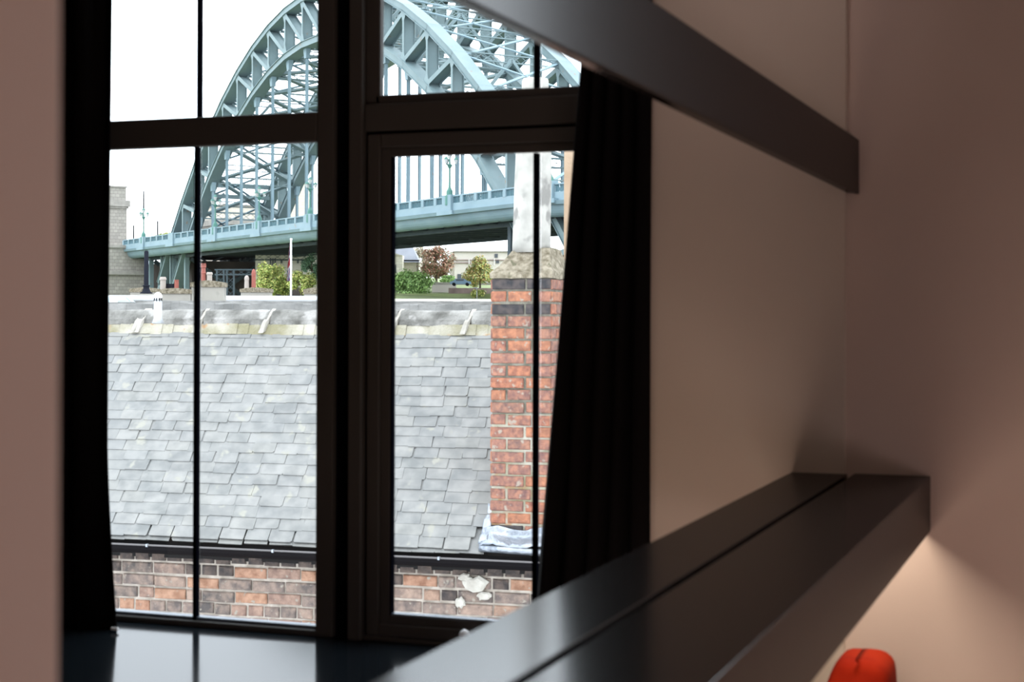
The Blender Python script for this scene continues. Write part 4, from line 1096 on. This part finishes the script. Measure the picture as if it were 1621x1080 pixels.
# ------------------------------------------------------------------ far bank: church, long building, walls, car, trees
def fbox(root, name, px0, px1, y0, y1, d, depth, m, loc0=None):
    s = d/FPX; A = P(px0, y1, d); C_ = P(px1, y1, d); t = (C_-A); t.z = 0; t.normalize(); nr = V((-t.y, t.x, 0))
    w = (px1-px0)*s; h = (y1-y0)*s
    o = MB().hexa([A, A+t*w, A+t*w+nr*depth, A+nr*depth], [p+V((0,0,h)) for p in (A, A+t*w, A+t*w+nr*depth, A+nr*depth)]).build(name, M[m], root)
    o.location = -V(root.location) if root else (0,0,0); return o
chh = empty('stone_church', P(640, 440, 350)); tag(chh, 'pale stone church with grey slate roof behind the green bush', 'building')
fbox(chh, 'nave_wall', 636, 663, 411, 450, 350, 14, 'far_stone'); fbox(chh, 'aisle_wall', 596, 637, 404, 450, 345, 8, 'far_stone')
s_ = 350/FPX
A = P(596, 413, 349); t = (P(663, 413, 349)-A); t.z = 0; t.normalize(); nr = V((-t.y, t.x, 0)); w = 67.5*s_; h = 26*s_
o = MB().hexa([A-V((0,0,.3)), A+t*w-V((0,0,.3)), A+t*w+nr*14-V((0,0,.3)), A+nr*14-V((0,0,.3))], [A+V((0,0,h))+nr*6, A+t*(w-14*s_)+V((0,0,h))+nr*6, A+t*(w-14*s_)+V((0,0,h))+nr*7, A+V((0,0,h))+nr*7]).build('slate_roof', M['far_roof'], chh); o.location = -V(chh.location)
A = P(604, 404, 344.5); p_ = [A, A+t*(31*s_), A+t*(12*s_)+V((0,0,6*s_))]
o = MB().poly(p_+[q+nr*8 for q in p_], [(0,1,2),(5,4,3),(0,3,4,1),(1,4,5,2),(2,5,3,0)]).build('aisle_gable', M['far_stone'], chh); o.location = -V(chh.location)
for px in (619.5, 622.5, 625.5): fbox(chh, 'lancet_window', px, px+1.6, 419, 432, 344.8, .5, 'far_dark')
fbox(chh, 'rainwater_pipe', 660, 661, 413, 440, 349.5, .4, 'dark_iron')
fbox(chh, 'eaves_gutter', 636, 664, 411.5, 413, 349.3, .5, 'dark_iron')
lbg = empty('long_building', P(760, 440, 370)); tag(lbg, 'long pale flat-roofed building behind the yellow tree', 'building')
fbox(lbg, 'wall', 719, 850, 399, 450, 370, 20, 'far_wall'); fbox(lbg, 'roof_coping', 717, 852, 397, 399, 369.6, 21, 'stone_trim')
fbox(lbg, 'string_course', 719, 850, 411, 412.2, 369.7, .4, 'retaining'); fbox(lbg, 'lower_band', 719, 746, 415.5, 417, 369.7, .4, 'retaining')
fbox(lbg, 'left_wing', 712, 721, 398, 450, 371, 20, 'far_wall')
fbox(lbg, 'window', 783, 788, 402, 408, 369.8, .3, 'far_dark'); fbox(lbg, 'window', 785, 790, 411, 417, 369.8, .3, 'far_dark')
fbox(lbg, 'doorway', 724, 730, 434, 446, 369.8, .3, 'far_dark'); fbox(lbg, 'rainwater_pipe', 782, 783, 409, 420, 369.6, .3, 'white')
fbox(lbg, 'rainwater_pipe', 742, 743, 411, 418, 369.6, .3, 'white')
obg = empty('riverside_building', P(440, 440, 380)); tag(obg, 'pale building behind the lime green trees under the deck', 'building')
fbox(obg, 'wall', 404, 506, 404, 455, 380, 12, 'far_wall')
for px in (427, 431, 434.5): fbox(obg, 'window', px, px+2, 409, 425, 379.8, .3, 'far_dark')
for px in (444, 470, 478): fbox(obg, 'window', px, px+3, 412, 417, 379.8, .3, 'far_dark')
# second, distant lattice bridge
lt = empty('lattice_footbridge', P(437, 412, 372)); tag(lt, 'dark lattice girder bridge seen below the main deck', 'bridge')
o = lattice(P(404, 407, 372), P(489, 407, 372), 1.3, .3).build('lattice_girder', M['steel_dark'], lt); o.location = -V(lt.location)
# dark lattice pier
lpz = empty('lattice_pier', P(366, 470, 330)); tag(lpz, 'dark lattice pier below the bridge behind the crowned pot', 'pier')
for x0 in (349, 365):
    o = lattice(P(x0, 470, 330), P(x0, 428, 330), 1.4, .35, up=R3).build('lattice_post', M['steel_dark'], lpz); o.location = -V(lpz.location)
o = lattice(P(340, 431, 330), P(400, 431, 330), 1.0, .3).build('lattice_girder', M['steel_dark'], lpz); o.location = -V(lpz.location)
# walls and terraces
def wallthing(name, px0, px1, y0, y1, d, m, label):
    return tag(fbox(None, name, px0, px1, y0, y1, d, 1, m), label, 'wall')
wallthing('retaining_wall', 710, 790, 456, 466, 306, 'retaining', 'brown brick retaining wall under the yellow tree')
wallthing('terrace_wall', 684, 722, 451, 463, 316, 'far_wall', 'pale terrace wall right of the green bush')
wallthing('garden_wall', 675, 800, 447, 451, 326, 'render', 'thin pale garden wall above the terrace')
fbb = tag(MB().build('grass_bank', M['grass'], None), None) if False else None
tag(fbox(None, 'grass_bank', 600, 800, 464.5, 480, 296, 5, 'grass'), 'strip of bright green grass below the retaining wall', 'grass bank')
# abutment block; shade under the deck is put into its stone colour
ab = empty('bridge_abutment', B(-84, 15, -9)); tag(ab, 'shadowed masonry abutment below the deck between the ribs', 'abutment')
o = MB().hexa([B(-150,7,-9),B(-78,7,-9),B(-78,40,-9),B(-150,40,-9)], [B(-150,7,13.5),B(-84,7,13.5),B(-84,40,13.5),B(-150,40,13.5)]).build('abutment_block', mat('abutment_stone_shaded', (.055,.045,.042), .9, noise=(.3,(.04,.033,.03),(.07,.055,.05),.8)), ab); o.location = -V(ab.location)
# car
cr0 = empty('parked_car', P(729, 453, 312)); tag(cr0, 'blue-grey car parked left of the yellow tree', 'car')
pr = [(-2.0,.35),(-2.05,.8),(-1.5,.95),(-.9,1.4),(.7,1.42),(1.3,1.0),(2.0,.85),(2.05,.35)]
n = len(pr)
MB().poly([(x,-.8,z) for x, z in pr]+[(x,.8,z) for x, z in pr], [tuple(range(n)), tuple(range(n,2*n))[::-1]]+[(i, n+i, n+(i+1) % n, (i+1) % n) for i in range(n)]).build('car_body', M['car'], cr0)
MB().box((-.85,-.82,.98),(.65,.82,1.32)).build('car_window', M['far_dark'], cr0)
for x in (-1.25, 1.3):
    for y in (-.85, .65): MB().tube((x,y,.33),(x,y+.2,.33),.33,n=12).build('wheel', M['dark_iron'], cr0)
cr0.rotation_euler = (0, 0, PSI)
# small lamp post
sl = empty('path_lamp', P(755, 474, 290)); tag(sl, 'small pale lamp post on the grass bank', 'lamp post')
MB().tube((0,0,-1),(0,0,2.1),.09,.07,6).build('post', M['flash'], sl); MB().box((-.6,-.1,2.0),(.05,.1,2.15)).build('lamp_head', M['flash'], sl)

def tree(px, y0, y1, wpx, d, m, label, cat='tree', n=1500, leaf=.42, seed=0, trunk=True, shape='round', name='tree', m2=None):
    n = int(n*2.4)
    random.seed(seed+100)
    s = d/FPX; base = P(px, y1, d); H = (y1-y0)*s; Wd = wpx*s
    r = empty(name, base); tag(r, label, cat, 'trees and bushes on the far bank')
    lobes = []
    for k in range(22):
        t = rnd(0, 6.28); u = rnd(0, 1)
        if shape == 'cone': rr_ = (1-u)*.46+.06
        else: rr_ = math.sqrt(max(.05, 1-(2*u-1)**2))*.34
        zc = (.22+.66*u)*H
        lobes.append((V((math.cos(t)*rr_*Wd, math.sin(t)*rr_*Wd, zc)), rnd(.17, .26)*Wd*(1 if shape != 'cone' else (1.15-u*.6)), rnd(.13, .20)*H))
    mb = [MB(), MB()]
    for i in range(n):
        c, rx, rz = random.choice(lobes)
        v = V((random.gauss(0,1), random.gauss(0,1), random.gauss(0,1))).normalized()*rnd(.35, 1.06)
        p = c + V((v.x*rx, v.y*rx, v.z*rz))
        if p.z < 0: p.z = rnd(.05, .3)
        nrm = (v + V((rnd(-.6,.6), rnd(-.6,.6), rnd(-.2,.9)))).normalized(); x = nrm.orthogonal().normalized(); y = nrm.cross(x); l = leaf*rnd(.6, 1.3)
        a = rnd(0, 6.28); x, y = x*math.cos(a)+y*math.sin(a), y*math.cos(a)-x*math.sin(a)
        q = [p-x*l*.5, p-y*l*.35+nrm*l*.1, p+x*l*.5, p+y*l*.35-nrm*l*.1]
        mb[1 if (m2 and p.z > H*.55 and p.x < -Wd*.05) else 0].poly(q, [(0,1,2,3)])
    o = mb[0].build('foliage', M[m], r); o['kind'] = 'stuff'
    if m2:
        o = mb[1].build('foliage', M[m2], r); o['kind'] = 'stuff'
    if trunk:
        t_ = MB().tube((0,0,-1.5), (0,0,H*.6), .05*Wd**.7+.1, .08, 8)
        for k in range(5):
            a = k*1.25; t_.tube((0,0,H*(.25+.06*k)), (math.cos(a)*Wd*.25, math.sin(a)*Wd*.25, H*(.5+.06*k)), .12, .05, 6)
        t_.build('trunk', M['bark'], r)
    return r
tree(428, 411, 474, 52, 330, 'leaf_lime', 'tall lime green tree between the red pot and the flagpole', seed=1, n=2200)
tree(478, 428, 474, 46, 325, 'leaf_lime', 'rounded lime green bush right of the flagpole', seed=2, n=1800)
tree(452, 428, 474, 26, 335, 'leaf_lime', 'small green shrub directly behind the flagpole', seed=12, n=900)
tree(494, 402, 450, 34, 360, 'leaf_teal', 'dark teal tree touching the mullion behind the lime bush', seed=3, n=1500)
tree(651, 427, 478, 70, 300, 'leaf_green', 'broad green bush in front of the church', seed=4, n=3200, trunk=False, name='bush', cat='bush')
tree(691, 389, 446, 58, 345, 'leaf_red', 'russet autumn tree beside the church', seed=5, n=2600, leaf=.45)
tree(664, 388, 440, 26, 372, 'leaf_brown', 'hazy brown tree peeping behind the russet tree', seed=6, n=900)
tree(760, 405, 462, 54, 318, 'leaf_yellow', 'yellow and green autumn tree in front of the long building', seed=7, n=2600, shape='cone')
tree(708, 436, 450, 26, 335, 'leaf_green', 'low grey-green hedge under the russet tree', seed=8, n=500, trunk=False, name='hedge', cat='hedge')
tree(757, 458, 474, 26, 296, 'leaf_lime', 'small yellow-green shrub on the grass by the lamp post', seed=9, n=300, trunk=False, name='shrub', cat='bush')
tree(262, 368, 382, 34, 440, 'leaf_lime', 'yellow-green treetop showing above the deck parapet', seed=10, n=700, trunk=True)
tree(600, 424, 476, 40, 320, 'leaf_green', 'green tree hidden mostly by the mullion', seed=11, n=700)
